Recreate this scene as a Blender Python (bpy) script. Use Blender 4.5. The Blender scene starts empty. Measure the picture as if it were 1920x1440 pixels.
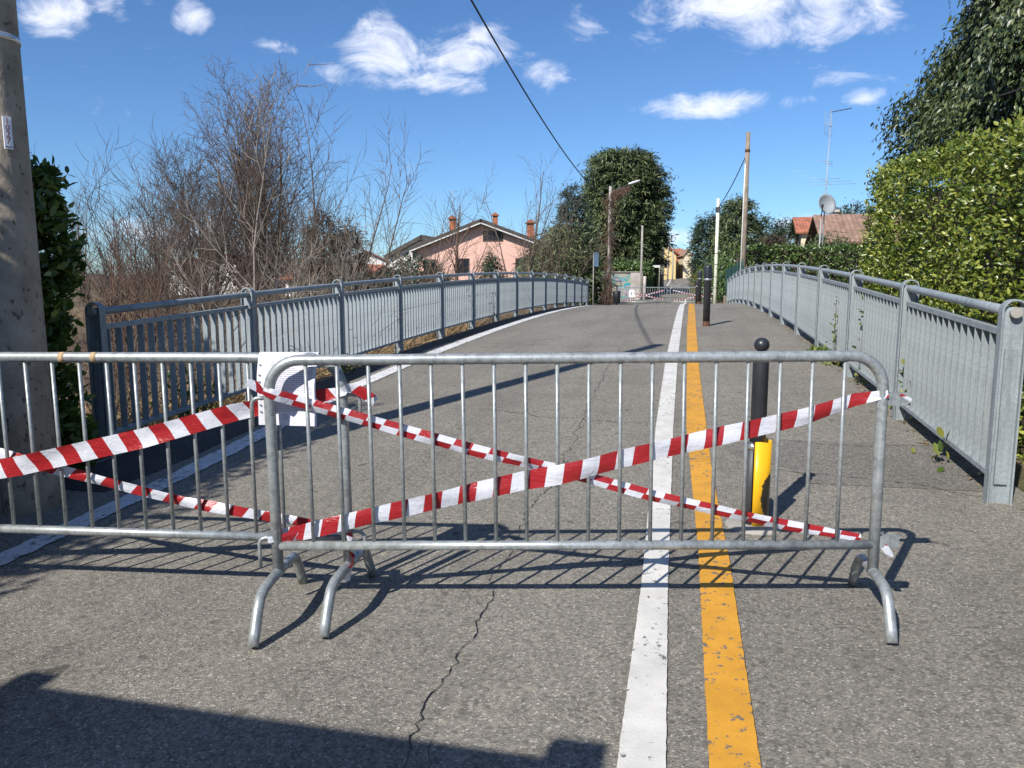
import bpy, math, random
import numpy as np
from mathutils import Vector, Matrix

R = math.radians
random.seed(7)
rng = np.random.default_rng(7)
scene = bpy.context.scene
col = scene.collection

# ------------------------------------------------------------------ camera, sky, sun, exposure
CAM_H = 1.39
cam_d = bpy.data.cameras.new('camera')
cam = bpy.data.objects.new('camera', cam_d)
col.objects.link(cam)
cam_d.sensor_width = 36.0
cam_d.lens = 1420.0 / 1920.0 * 36.0
cam_d.clip_start = 0.05
cam_d.clip_end = 9000
cam.location = (0, 0, CAM_H)
cam.rotation_euler = (R(90 - 7.6), 0, 0)
scene.camera = cam

SUN_EL, SUN_AZ = R(40.5), R(36.0)           # behind the camera, to the left
to_sun = Vector((-math.sin(SUN_AZ) * math.cos(SUN_EL), -math.cos(SUN_AZ) * math.cos(SUN_EL), math.sin(SUN_EL)))
sun_d = bpy.data.lights.new('sun', 'SUN')
sun_d.energy = 4.6
sun_d.angle = R(0.53)
sun_d.color = (1.0, 0.96, 0.90)
sun = bpy.data.objects.new('sun', sun_d)
col.objects.link(sun)
sun.rotation_euler = to_sun.to_track_quat('Z', 'Y').to_euler()
sun.location = (0, 0, 30)

world = bpy.data.worlds.new('World')
scene.world = world
world.use_nodes = True


def build_world():
    nt = world.node_tree
    N, L = nt.nodes, nt.links
    N.clear()
    out = N.new('ShaderNodeOutputWorld')
    bg = N.new('ShaderNodeBackground')
    bg.inputs['Strength'].default_value = 0.115
    L.new(bg.outputs[0], out.inputs[0])
    sky = N.new('ShaderNodeTexSky')
    sky.sky_type = 'NISHITA'
    sky.sun_disc = False
    sky.sun_elevation = SUN_EL
    sky.sun_rotation = R(216)
    sky.altitude = 200
    sky.air_density = 1.0
    sky.dust_density = 0.15
    sky.ozone_density = 1.0
    hs = N.new('ShaderNodeHueSaturation')
    hs.inputs['Saturation'].default_value = 1.0
    hs.inputs['Value'].default_value = 1.0
    wb = N.new('ShaderNodeMix')
    wb.data_type = 'RGBA'
    wb.blend_type = 'MULTIPLY'
    wb.inputs['Factor'].default_value = 1.0
    wb.inputs['B'].default_value = (.375, .56, .80, 1)
    L.new(sky.outputs[0], wb.inputs['A'])
    L.new(wb.outputs['Result'], hs.inputs['Color'])
    tc = N.new('ShaderNodeTexCoord')
    sep = N.new('ShaderNodeSeparateXYZ')
    L.new(tc.outputs['Generated'], sep.inputs[0])

    def math_(op, a, b=None, clamp=False):
        m = N.new('ShaderNodeMath')
        m.operation = op
        m.use_clamp = clamp
        for i, v in enumerate((a, b)):
            if v is None:
                continue
            if isinstance(v, (int, float)):
                m.inputs[i].default_value = v
            else:
                L.new(v, m.inputs[i])
        return m.outputs[0]
    az = math_('ARCTAN2', sep.outputs[0], sep.outputs[1])
    el = math_('ARCSINE', sep.outputs[2])
    # cloud banks: azimuth, elevation, half width, half height, weight (degrees)
    banks = [(-6.8, 14.1, 8.5, 1.1, 0.90), (-9.1, 15.9, 3.7, 3.4, 1.00), (-3.4, 16.1, 5.3, 2.5, 0.95), (1.0, 14.6, 4.1, 1.9, 0.70), (-12.5, 14.3, 3.2, 0.9, 0.60), (17.8, 18.5, 11.3, 2.3, 1.15), (20.3, 16.7, 7.5, 1.9, 1.00), (9.7, 16.6, 2.1, 1.1, 0.50), (13.8, 12.3, 5.7, 1.2, 1.00), (19.7, 12.1, 2.1, 0.7, 0.70), (22.3, 13.2, 2.9, 0.7, 0.60), (23.9, 12.0, 1.8, 0.9, 0.85), (5.5, 17.9, 2.6, 2.2, 0.60), (-29.9, 16.1, 2.7, 2.2, 1.10), (-26.7, 17.2, 1.7, 1.4, 0.70), (-21.8, 17.1, 1.6, 1.3, 1.00), (-16.6, 15.7, 2.0, 0.7, 0.60), (-31.7, 12.3, 0.9, 0.3, 0.60), (-24.5, 17.7, 1.0, 0.8, 0.50), (21.4, 3.8, 4.7, 1.2, 1.00), (12.7, 3.2, 2.1, 1.2, 1.00), (-23.1, 3.3, 7.7, 1.4, 0.85),
             (-70, 16, 22, 8, .9), (70, 20, 24, 8, .9), (130, 24, 28, 9, .9), (-140, 20, 28, 9, .9), (170, 42, 30, 12, .9), (30, 55, 30, 14, .9), (-60, 48, 28, 13, .9), (110, 60, 40, 12, .9)]  # banks out of view, enlarged to whiten the ambient light
    cov = None
    for a, e, wa, we, wt in banks:
        dx = math_('DIVIDE', math_('SUBTRACT', az, R(a)), R(wa))
        dy = math_('DIVIDE', math_('SUBTRACT', el, R(e)), R(we))
        r2 = math_('ADD', math_('MULTIPLY', dx, dx), math_('MULTIPLY', dy, dy))
        b = math_('MULTIPLY', math_('SUBTRACT', 1.0, r2, True), wt)
        cov = b if cov is None else math_('MAXIMUM', cov, b)
    comb = N.new('ShaderNodeCombineXYZ')
    L.new(az, comb.inputs[0])
    L.new(math_('MULTIPLY', el, 1.75), comb.inputs[1])
    no = N.new('ShaderNodeTexNoise')
    no.inputs['Scale'].default_value = 13.0
    no.inputs['Detail'].default_value = 9.0
    no.inputs['Roughness'].default_value = 0.66
    no.inputs['Distortion'].default_value = 0.6
    L.new(comb.outputs[0], no.inputs['Vector'])
    d = math_('ADD', math_('MULTIPLY', math_('SUBTRACT', no.outputs['Fac'], 0.5), 4.2), math_('MULTIPLY', cov, 1.4))
    mr = N.new('ShaderNodeMapRange')
    mr.interpolation_type = 'SMOOTHSTEP'
    mr.inputs['From Min'].default_value = 0.42
    mr.inputs['From Max'].default_value = 2.0
    L.new(d, mr.inputs['Value'])
    mx = N.new('ShaderNodeMix')
    mx.data_type = 'RGBA'
    L.new(math_('MULTIPLY', mr.outputs[0], 0.88), mx.inputs['Factor'])
    L.new(hs.outputs[0], mx.inputs['A'])
    mx.inputs['B'].default_value = (6.6, 6.8, 7.6, 1)
    L.new(mx.outputs['Result'], bg.inputs['Color'])


build_world()
scene.view_settings.view_transform = 'Standard'
scene.view_settings.look = 'None'
scene.view_settings.gamma = 1.0
scene.view_settings.exposure = 0.55
scene.render.engine = 'CYCLES'
scene.cycles.max_bounces = 5
scene.cycles.diffuse_bounces = 3
scene.cycles.glossy_bounces = 2
scene.cycles.transparent_max_bounces = 8

# ------------------------------------------------------------------ place: road frame (s along the road, t across to the right)
A_ROAD = R(13.0)
SA, CA = math.sin(A_ROAD), math.cos(A_ROAD)


def xy(s, t):
    return s * SA + t * CA, s * CA - t * SA


def st(X, Y):
    return Y * CA + X * SA, X * CA - Y * SA


def gz(s, t):
    tt = min(max(t, -6.0), 3.0)
    a = .57 + .12 * (tt + 4.5) / 6.4
    u = 1 - ((s - 24) / 19.7) ** 2
    u = .5 * (u + math.sqrt(u * u + .0144)) - .012
    z = a * max(u, -.01) + .008 * tt
    if s > 50:
        q = (min(s, 125) - 50) / 70.0
        z += 1.97 * q * q
        if s > 125:
            z += (s - 125) * .02
    return z


def gxy(X, Y):
    return gz(*st(X, Y))


def rp(s, t, h=0.0):
    X, Y = xy(s, t)
    return Vector((X, Y, gz(s, t) + h))


def sm(a, b, x):
    x = min(max((x - a) / (b - a), 0), 1)
    return x * x * (3 - 2 * x)


def terrain(s, t):
    g = gz(s, t)
    z = g - .05
    span = sm(5.5, 8.5, s) * (1 - sm(37, 44, s))
    if t < -4.75:
        k = sm(-4.75, -9.5, t)
        side = (-1.35 * span) + (1 - span) * (gz(s, -6) * .5) if s < 60 else gz(s, 0) * .6
        z = z * (1 - k) + side * k
    if t > 2.0:
        k = sm(2.0, 5.0, t)
        side = .1 * span if s < 60 else gz(s, 0) * .8
        z = z * (1 - k) + side * k
    if s < 60 and t < -9.5:
        z += .25 * math.sin(t * .21) * math.sin(s * .17) * sm(-9.5, -14, t)
    return z


def pix(x, y, Y):
    """a place seen in the photograph, at its real distance Y ahead of the camera -> metres"""
    u = (x - 960) / 1420.0
    v = (y - 720) / 1420.0
    p = R(7.6)
    dy = math.cos(p) - v * math.sin(p)
    dz = -math.sin(p) - v * math.cos(p)
    return Vector((u / dy * Y, Y, dz / dy * Y + CAM_H))


# ------------------------------------------------------------------ materials
MATS = {}


class NB:
    def __init__(self, name, rough=.7, metal=0.0, spec=None):
        self.m = bpy.data.materials.new(name)
        self.m.use_nodes = True
        self.nt = self.m.node_tree
        self.N, self.L = self.nt.nodes, self.nt.links
        self.b = self.N['Principled BSDF']
        self.b.inputs['Roughness'].default_value = rough
        self.b.inputs['Metallic'].default_value = metal
        if spec is not None:
            self.b.inputs['Specular IOR Level'].default_value = spec
        self._tc = None
        MATS[name] = self.m

    def put(self, sock, v):
        if isinstance(v, (int, float)):
            sock.default_value = v
        elif isinstance(v, (tuple, list)):
            sock.default_value = tuple(v) + ((1,) if len(v) == 3 and len(sock.default_value) == 4 else ())
        else:
            self.L.new(v, sock)

    def co(self, kind='Object', scale=None):
        if self._tc is None:
            self._tc = self.N.new('ShaderNodeTexCoord')
        o = self._tc.outputs[kind]
        if scale:
            mp = self.N.new('ShaderNodeMapping')
            mp.inputs['Scale'].default_value = scale
            self.L.new(o, mp.inputs['Vector'])
            o = mp.outputs[0]
        return o

    def noise(self, scale, detail=4, rough=.55, vec=None, dist=0):
        n = self.N.new('ShaderNodeTexNoise')
        n.inputs['Scale'].default_value = scale
        n.inputs['Detail'].default_value = detail
        n.inputs['Roughness'].default_value = rough
        n.inputs['Distortion'].default_value = dist
        self.L.new(vec if vec is not None else self.co(), n.inputs['Vector'])
        return n.outputs['Fac']

    def voro(self, scale, vec=None, feature='F1'):
        n = self.N.new('ShaderNodeTexVoronoi')
        n.feature = feature
        n.inputs['Scale'].default_value = scale
        self.L.new(vec if vec is not None else self.co(), n.inputs['Vector'])
        return n

    def math(self, op, a, b=0.0, clamp=False):
        n = self.N.new('ShaderNodeMath')
        n.operation = op
        n.use_clamp = clamp
        self.put(n.inputs[0], a)
        self.put(n.inputs[1], b)
        return n.outputs[0]

    def ramp(self, fac, stops, interp='LINEAR'):
        n = self.N.new('ShaderNodeValToRGB')
        n.color_ramp.interpolation = interp
        e = n.color_ramp.elements
        while len(e) < len(stops):
            e.new(.5)
        for i, (p, c) in enumerate(stops):
            e[i].position = p
            if isinstance(c, (int, float)):
                c = (c, c, c)
            e[i].color = tuple(c) + (1,)
        self.L.new(fac, n.inputs[0])
        return n.outputs[0]

    def mix(self, f, a, b, mode='MIX'):
        n = self.N.new('ShaderNodeMix')
        n.data_type = 'RGBA'
        n.blend_type = mode
        self.put(n.inputs['Factor'], f)
        self.put(n.inputs['A'], a)
        self.put(n.inputs['B'], b)
        return n.outputs['Result']

    def color(self, v):
        self.put(self.b.inputs['Base Color'], v)

    def rough(self, v):
        self.put(self.b.inputs['Roughness'], v)

    def bump(self, h, strength=.3, dist=.01):
        n = self.N.new('ShaderNodeBump')
        n.inputs['Strength'].default_value = strength
        n.inputs['Distance'].default_value = dist
        self.L.new(h, n.inputs['Height'])
        self.L.new(n.outputs[0], self.b.inputs['Normal'])

    def island(self):
        g = self.N.new('ShaderNodeNewGeometry')
        o = self.N.new('ShaderNodeObjectInfo')
        return self.math('FRACT', self.math('ADD', g.outputs['Random Per Island'], o.outputs['Random']))

    def translucent(self, fac, colr):
        t = self.N.new('ShaderNodeBsdfTranslucent')
        self.put(t.inputs['Color'], colr)
        mx = self.N.new('ShaderNodeMixShader')
        mx.inputs[0].default_value = fac
        self.L.new(self.b.outputs[0], mx.inputs[1])
        self.L.new(t.outputs[0], mx.inputs[2])
        self.L.new(mx.outputs[0], self.N['Material Output'].inputs['Surface'])


def plain(name, c, rough=.7, metal=0.0, var=.25, scale=6.0, bump=0.0, spec=None):
    n = NB(name, rough, metal, spec)
    f = n.noise(scale, 5)
    n.color(n.ramp(f, [(.3, tuple(x * (1 - var) for x in c)), (.7, tuple(min(x * (1 + var), 1) for x in c))]))
    if bump:
        n.bump(n.noise(scale * 6, 4), bump, .01)
    return n.m


def asphalt(name, dark, light, tint=(1.03, 1.0, .955), stain=.5):
    n = NB(name, .88, 0, .3)
    v = n.voro(150)
    sep = n.N.new('ShaderNodeSeparateColor')
    n.L.new(v.outputs['Color'], sep.inputs[0])
    stones = n.ramp(sep.outputs[0], [(0, dark * .80), (.35, dark * 1.07), (.72, light * .93), (.93, light * 1.18), (1, light * 2.0)])
    v2 = n.voro(60)
    sep2 = n.N.new('ShaderNodeSeparateColor')
    n.L.new(v2.outputs['Color'], sep2.inputs[0])
    stones = n.mix(n.ramp(sep2.outputs[1], [(.84, 0), (.92, .45)]), stones, (light * 1.35, light * 1.3, light * 1.2))
    stones = n.mix(n.ramp(sep2.outputs[2], [(.82, 0), (.9, .5)]), stones, (dark * .5, dark * .5, dark * .5))
    big = n.noise(.55, 5, .6)
    blot = n.ramp(big, [(.28, 1 - .36 * stain), (.5, 1.0), (.75, 1 + .16 * stain)])
    mid = n.ramp(n.noise(3.2, 6, .65), [(.25, .88), (.7, 1.07)])
    c = n.mix(1.0, stones, blot, 'MULTIPLY')
    c = n.mix(1.0, c, mid, 'MULTIPLY')
    mp = n.N.new('ShaderNodeMapping')
    mp.inputs['Rotation'].default_value = (0, 0, A_ROAD)
    n.L.new(n.co(), mp.inputs['Vector'])
    mp2 = n.N.new('ShaderNodeMapping')
    mp2.inputs['Scale'].default_value = (1.5, .10, 1)
    n.L.new(mp.outputs[0], mp2.inputs['Vector'])
    c = n.mix(1.0, c, n.ramp(n.noise(1.0, 4, .6, mp2.outputs[0]), [(.3, .84), (.55, 1.0), (.72, 1.08)]), 'MULTIPLY')
    oil = n.ramp(n.noise(1.1, 3, .5, mp.outputs[0], .6), [(.66, 1.0), (.76, .74)])
    c = n.mix(1.0, c, oil, 'MULTIPLY')
    spots = n.ramp(n.noise(7.5, 2, .4), [(.705, 1.0), (.74, .55)])
    c = n.mix(1.0, c, spots, 'MULTIPLY')
    c = n.mix(1.0, c, tint, 'MULTIPLY')
    n.color(c)
    n.bump(n.math('ADD', v.outputs['Distance'], n.math('MULTIPLY', sep2.outputs[0], .25)), .55, .006)
    return n.m


asphalt('asphalt', .150, .217, (1.085, 1.0, .84))
asphalt('stained_asphalt', .118, .175, (1.08, 1.0, .87), .8)
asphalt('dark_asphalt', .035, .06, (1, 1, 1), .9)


def paint(name, c, wear):
    n = NB(name, .65, 0, .4)
    f = n.noise(26, 6, .65)
    big = n.noise(1.6, 4)
    w = n.math('ADD', f, n.math('MULTIPLY', big, .35))
    k = n.ramp(w, [(wear, 0), (wear + .06, 1)])
    base = n.mix(n.noise(2.5, 5), tuple(x * .86 for x in c), tuple(min(1, x * 1.06) for x in c))
    dirt = n.ramp(n.noise(5, 6, .7), [(.3, .80), (.6, 1.0)])
    base = n.mix(1.0, base, dirt, 'MULTIPLY')
    n.color(n.mix(k, base, (.12, .115, .105)))
    n.bump(n.voro(150).outputs['Distance'], .22, .004)


paint('white_paint', (.63, .61, .56), .772)
paint('worn_white_paint', (.66, .65, .64), .735)
paint('yellow_paint', (.62, .30, .030), .75)


def galv(name, c, dark, metal=.35, rough=.42, sp=24):
    n = NB(name, rough, metal)
    v = n.voro(sp)
    sep = n.N.new('ShaderNodeSeparateColor')
    n.L.new(v.outputs['Color'], sep.inputs[0])
    k = n.math('ADD', n.math('MULTIPLY', sep.outputs[0], .30), n.math('MULTIPLY', n.noise(13, 6, .7), .70))
    cc = n.ramp(k, [(.2, dark), (.52, c), (.85, tuple(min(1, x * 1.32) for x in c))])
    streak = n.ramp(n.noise(3.0, 6, .65, n.co('Object', (7, 7, .5))), [(.30, .66), (.5, .97), (.72, 1.12)])
    cc = n.mix(1.0, cc, streak, 'MULTIPLY')
    n.color(cc)
    n.rough(n.ramp(k, [(.2, rough + .15), (.8, rough - .08)]))
    n.bump(n.noise(40, 3), .08, .003)
    return n.m


galv('galvanised_tube', (.36, .385, .385), (.20, .22, .222), .45, .38, 70)
galv('galvanised_rail', (.285, .318, .330), (.225, .252, .262), .2, .52, 85)
plain('dark_zinc', (.07, .075, .08), .6, .3)
plain('charcoal_paint', (.022, .024, .028), .38, 0, .3, 9, .05)
plain('chrome_band', (.6, .6, .58), .3, .8)
plain('rusty_iron', (.10, .045, .022), .8, .1, .5, 30)
plain('rust_stain', (.42, .30, .17), .75, .1, .3, 40)
plain('black_cable', (.012, .012, .014), .6)
plain('soil', (.12, .085, .055), .95, 0, .4, 6, .5)
plain('bark_brown', (.072, .052, .040), .9, 0, .35, 8)
plain('bark_grey', (.122, .088, .066), .9, 0, .3, 8)
plain('bark_pale', (.22, .185, .15), .85, 0, .3, 9)
plain('vine_brown', (.13, .075, .05), .9, 0, .4, 5)
plain('dry_leaf', (.16, .10, .055), .85, 0, .5, 12)
plain('old_wood', (.22, .175, .13), .85, 0, .3, 3)
plain('cream_paint', (.66, .66, .50), .5)
plain('grey_concrete', (.29, .27, .235), .9, 0, .25, 3, .3)
plain('pale_concrete', (.40, .36, .32), .9, 0, .35, 1.2, .3)
plain('white_board', (.60, .59, .56), .6, 0, .1)
plain('dark_glass', (.018, .02, .024), .25, 0, .2, 2, 0, .25)
plain('window_brown', (.05, .028, .02), .6)
plain('black_plastic', (.010, .010, .011), .5)
plain('dish_grey', (.30, .32, .32), .45, .1, .12)
plain('blue_steel', (.14, .21, .30), .5, .2)
plain('green_mesh', (.004, .055, .045), .7, 0, .25, 2)
plain('terracotta', (.32, .115, .065), .85, 0, .35, 1.2)
plain('brown_tile', (.24, .15, .105), .85, 0, .35, 1.5)
plain('slate_roof', (.055, .05, .043), .8, 0, .35, 1.5)
plain('brick_red', (.33, .115, .055), .85, 0, .3, 5)
plain('pink_plaster', (.70, .43, .345), .9, 0, .06, .5)
plain('yellow_plaster', (.62, .47, .22), .9, 0, .08, .6)
plain('orange_plaster', (.42, .20, .05), .9, 0, .1, .6)
plain('cream_plaster', (.62, .54, .38), .9, 0, .08, .6)
plain('white_plaster', (.74, .70, .64), .9, 0, .1, .6)
plain('brown_plaster', (.13, .075, .05), .9, 0, .2, .6)
plain('beige_door', (.34, .25, .13), .7, 0, .15, 2)
plain('van_white', (.75, .75, .75), .3, 0, .03)
plain('rubber', (.015, .015, .015), .8)
plain('hazy_mountain', (.055, .075, .075), 1, 0, .3, .01)  # bluish distance haze mixed into the hill colour
plain('plastic_sleeve', (.66, .66, .70), .25, 0, .02)
plain('white_plate', (.82, .80, .82), .4, 0, .04)
plain('dark_red_print', (.22, .035, .05), .6, 0, .1)
plain('grey_print', (.10, .10, .11), .6, 0, .1)


def leafmat(name, a, b, c, rough=.35, tr=.2):
    n = NB(name, rough, 0, .55)
    n.color(n.ramp(n.island(), [(0, a), (.45, b), (.85, c), (1, tuple(x * 1.35 for x in c))]))
    if tr > .1:
        n.translucent(tr, tuple(x * 1.4 for x in b))
    return n.m


leafmat('laurel_leaf', (.036, .066, .008), (.108, .155, .018), (.245, .262, .048), .36, .14)
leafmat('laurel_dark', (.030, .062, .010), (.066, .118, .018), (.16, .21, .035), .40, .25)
leafmat('evergreen_leaf', (.015, .028, .008), (.038, .060, .016), (.100, .118, .040), .42, .10)
leafmat('cedar_needle', (.016, .030, .010), (.048, .072, .024), (.110, .135, .048), .6, .1)
leafmat('fir_needle', (.016, .034, .026), (.034, .058, .042), (.065, .09, .06), .6, .1)
leafmat('dark_needle', (.010, .022, .012), (.020, .040, .018), (.042, .066, .028), .6, .1)
leafmat('brown_needle', (.030, .024, .014), (.058, .042, .022), (.085, .06, .03), .7, .1)
leafmat('hedge_leaf', (.025, .055, .012), (.055, .10, .02), (.12, .17, .04), .4, .15)
leafmat('yellow_shrub', (.07, .075, .012), (.14, .13, .02), (.2, .17, .03), .6, .15)
leafmat('straw', (.17, .115, .06), (.27, .185, .095), (.36, .26, .14), .8, .2)
leafmat('brush_twig', (.075, .052, .038), (.125, .088, .065), (.17, .125, .095), .9, .05)
leafmat('weed_leaf', (.05, .09, .015), (.10, .15, .025), (.22, .22, .04), .5, .25)


def tape_material():
    n = NB('barrier_tape', .32, 0, .5)
    uv = n.co('UV')
    sep = n.N.new('ShaderNodeSeparateXYZ')
    n.L.new(uv, sep.inputs[0])
    ph = n.math('FRACT', n.math('ADD', n.math('DIVIDE', sep.outputs[0], .150), n.math('MULTIPLY', sep.outputs[1], -.20)))
    k = n.ramp(ph, [(0, 0), (.485, 0), (.5, 1), (.985, 1)], 'LINEAR')
    c = n.mix(k, (.66, .67, .72), (.36, .020, .024))
    n.color(c)
    n.bump(n.math('ADD', n.noise(10, 4, .6, n.co('Object', (1, 1, 4))), n.noise(45, 3)), .35, .012)
    n.translucent(.25, c)


tape_material()


def paper_material():
    n = NB('printed_paper', .35, 0, .4)
    uv = n.co('UV')
    sep = n.N.new('ShaderNodeSeparateXYZ')
    n.L.new(uv, sep.inputs[0])
    u, v = sep.outputs[0], sep.outputs[1]
    rows = n.math('GREATER_THAN', n.math('FRACT', n.math('MULTIPLY', v, 44)), .52)
    mp = n.N.new('ShaderNodeMapping')
    mp.inputs['Scale'].default_value = (26, 44, 1)
    n.L.new(uv, mp.inputs['Vector'])
    words = n.math('GREATER_THAN', n.noise(1.6, 2, .7, mp.outputs[0]), .42)
    t = n.math('MULTIPLY', rows, words)
    for a, op, sock in ((.09, 'GREATER_THAN', u), (.92, 'LESS_THAN', u), (.17, 'GREATER_THAN', v), (.86, 'LESS_THAN', v)):
        t = n.math('MULTIPLY', t, n.math(op, sock, a))
    para = n.math('GREATER_THAN', n.noise(5.5, 0, .5, n.co('UV', (.15, 1, 1))), .40)
    t = n.math('MULTIPLY', t, para)
    du = n.math('MULTIPLY', n.math('SUBTRACT', u, .36), .7)
    dv = n.math('SUBTRACT', v, .105)
    r = n.math('SQRT', n.math('ADD', n.math('MULTIPLY', du, du), n.math('MULTIPLY', dv, dv)))
    ring = n.math('ADD', n.math('LESS_THAN', n.math('ABSOLUTE', n.math('SUBTRACT', r, .032)), .004),
                  n.math('LESS_THAN', n.math('ABSOLUTE', n.math('SUBTRACT', r, .014)), .0045), True)
    n.color(n.mix(n.math('MULTIPLY', n.math('MAXIMUM', t, ring), .62), (.66, .65, .72), (.12, .12, .17)))


paper_material()


def pole_material():
    n = NB('pole_concrete', .92, 0, .25)
    f = n.noise(5, 6, .65)
    c = n.ramp(f, [(.28, (.22, .185, .14)), (.6, (.37, .315, .245)), (.8, (.43, .38, .30))])
    pits = n.ramp(n.noise(34, 3, .5, n.co('Object', (1, 1, .6))), [(.30, .35), (.40, 1)])
    c = n.mix(1.0, c, pits, 'MULTIPLY')
    n.color(c)
    n.bump(n.noise(34, 3, .5, n.co('Object', (1, 1, .6))), .5, .01)


pole_material()


def sleeve_material():
    n = NB('yellow_sleeve', .35, 0, .5)
    co = n.co('Object')
    sep = n.N.new('ShaderNodeSeparateXYZ')
    n.L.new(co, sep.inputs[0])
    # scraped, blackened patch low on the far side of the guard
    px = n.math('MULTIPLY', n.math('SUBTRACT', sep.outputs[0], .062), 13)
    pz = n.math('MULTIPLY', n.math('SUBTRACT', sep.outputs[2], .19), 6.0)
    r = n.math('ADD', n.math('MULTIPLY', px, px), n.math('MULTIPLY', pz, pz))
    r = n.math('ADD', r, n.math('MULTIPLY', n.noise(22, 5, .7), .9))
    k = n.ramp(r, [(.92, 1), (1.0, 0)])
    spots = n.ramp(n.noise(45, 3, .6), [(.66, 0), (.70, .9)])
    c = n.mix(k, (.80, .42, .012), (.035, .028, .018))
    c = n.mix(n.math('MULTIPLY', spots, .5), c, (.05, .04, .03))
    n.color(c)


sleeve_material()


def graffiti_material():
    n = NB('graffiti_wall', .9)
    w = n.co('Object', (1.1, 1, 1.6))
    f = n.noise(1.1, 2, .5, w, 1.2)
    c = n.ramp(f, [(.0, (.10, .10, .16)), (.40, (.30, .27, .26)), (.47, (.03, .28, .33)), (.53, (.30, .34, .12)), (.56, (.36, .30, .30)), (.62, (.14, .13, .20)), (.68, (.3, .22, .1))], 'CONSTANT')
    n.color(n.mix(n.ramp(n.noise(.6, 3), [(.44, 0), (.5, 1)]), (.36, .32, .27), c))


graffiti_material()


def terrain_material():
    n = NB('ground_earth', .95, 0, .2)
    f = n.noise(.35, 6, .6)
    c = n.ramp(f, [(.3, (.055, .065, .028)), (.48, (.13, .10, .058)), (.7, (.20, .145, .085))])
    c = n.mix(1.0, c, n.ramp(n.noise(9, 6, .7), [(.25, .5), (.75, 1.3)]), 'MULTIPLY')
    n.color(c)
    n.bump(n.noise(14, 5), .6, .05)


terrain_material()
M = MATS


# ------------------------------------------------------------------ mesh helpers
def link(name, me, mat, parent=None):
    if mat is not None and not me.materials:
        me.materials.append(M[mat])
    o = bpy.data.objects.new(name, me)
    col.objects.link(o)
    if parent is not None:
        o.parent = parent
    return o


def bulk(name, V, F, mat, parent=None, smooth=False, uv=None):
    """V (n,3) array, F (m,k) array of equal-sided faces"""
    V = np.asarray(V, np.float32)
    F = np.asarray(F, np.int32)
    me = bpy.data.meshes.new(name)
    me.vertices.add(len(V))
    me.vertices.foreach_set('co', V.ravel())
    k = F.shape[1]
    me.loops.add(F.size)
    me.loops.foreach_set('vertex_index', F.ravel())
    me.polygons.add(len(F))
    me.polygons.foreach_set('loop_start', np.arange(0, F.size, k, dtype=np.int32))
    me.polygons.foreach_set('loop_total', np.full(len(F), k, np.int32))
    if smooth:
        me.polygons.foreach_set('use_smooth', np.ones(len(F), bool))
    if uv is not None:
        l = me.uv_layers.new(name='UVMap')
        l.data.foreach_set('uv', np.asarray(uv, np.float32)[F.ravel()].ravel())
    me.update(calc_edges=True)
    me.validate()
    return link(name, me, mat, parent)


def frame_of(d):
    d = d.normalized()
    up = Vector((0, 0, 1)) if abs(d.z) < .95 else Vector((1, 0, 0))
    x = d.cross(up).normalized()
    return x, x.cross(d).normalized()


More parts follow.
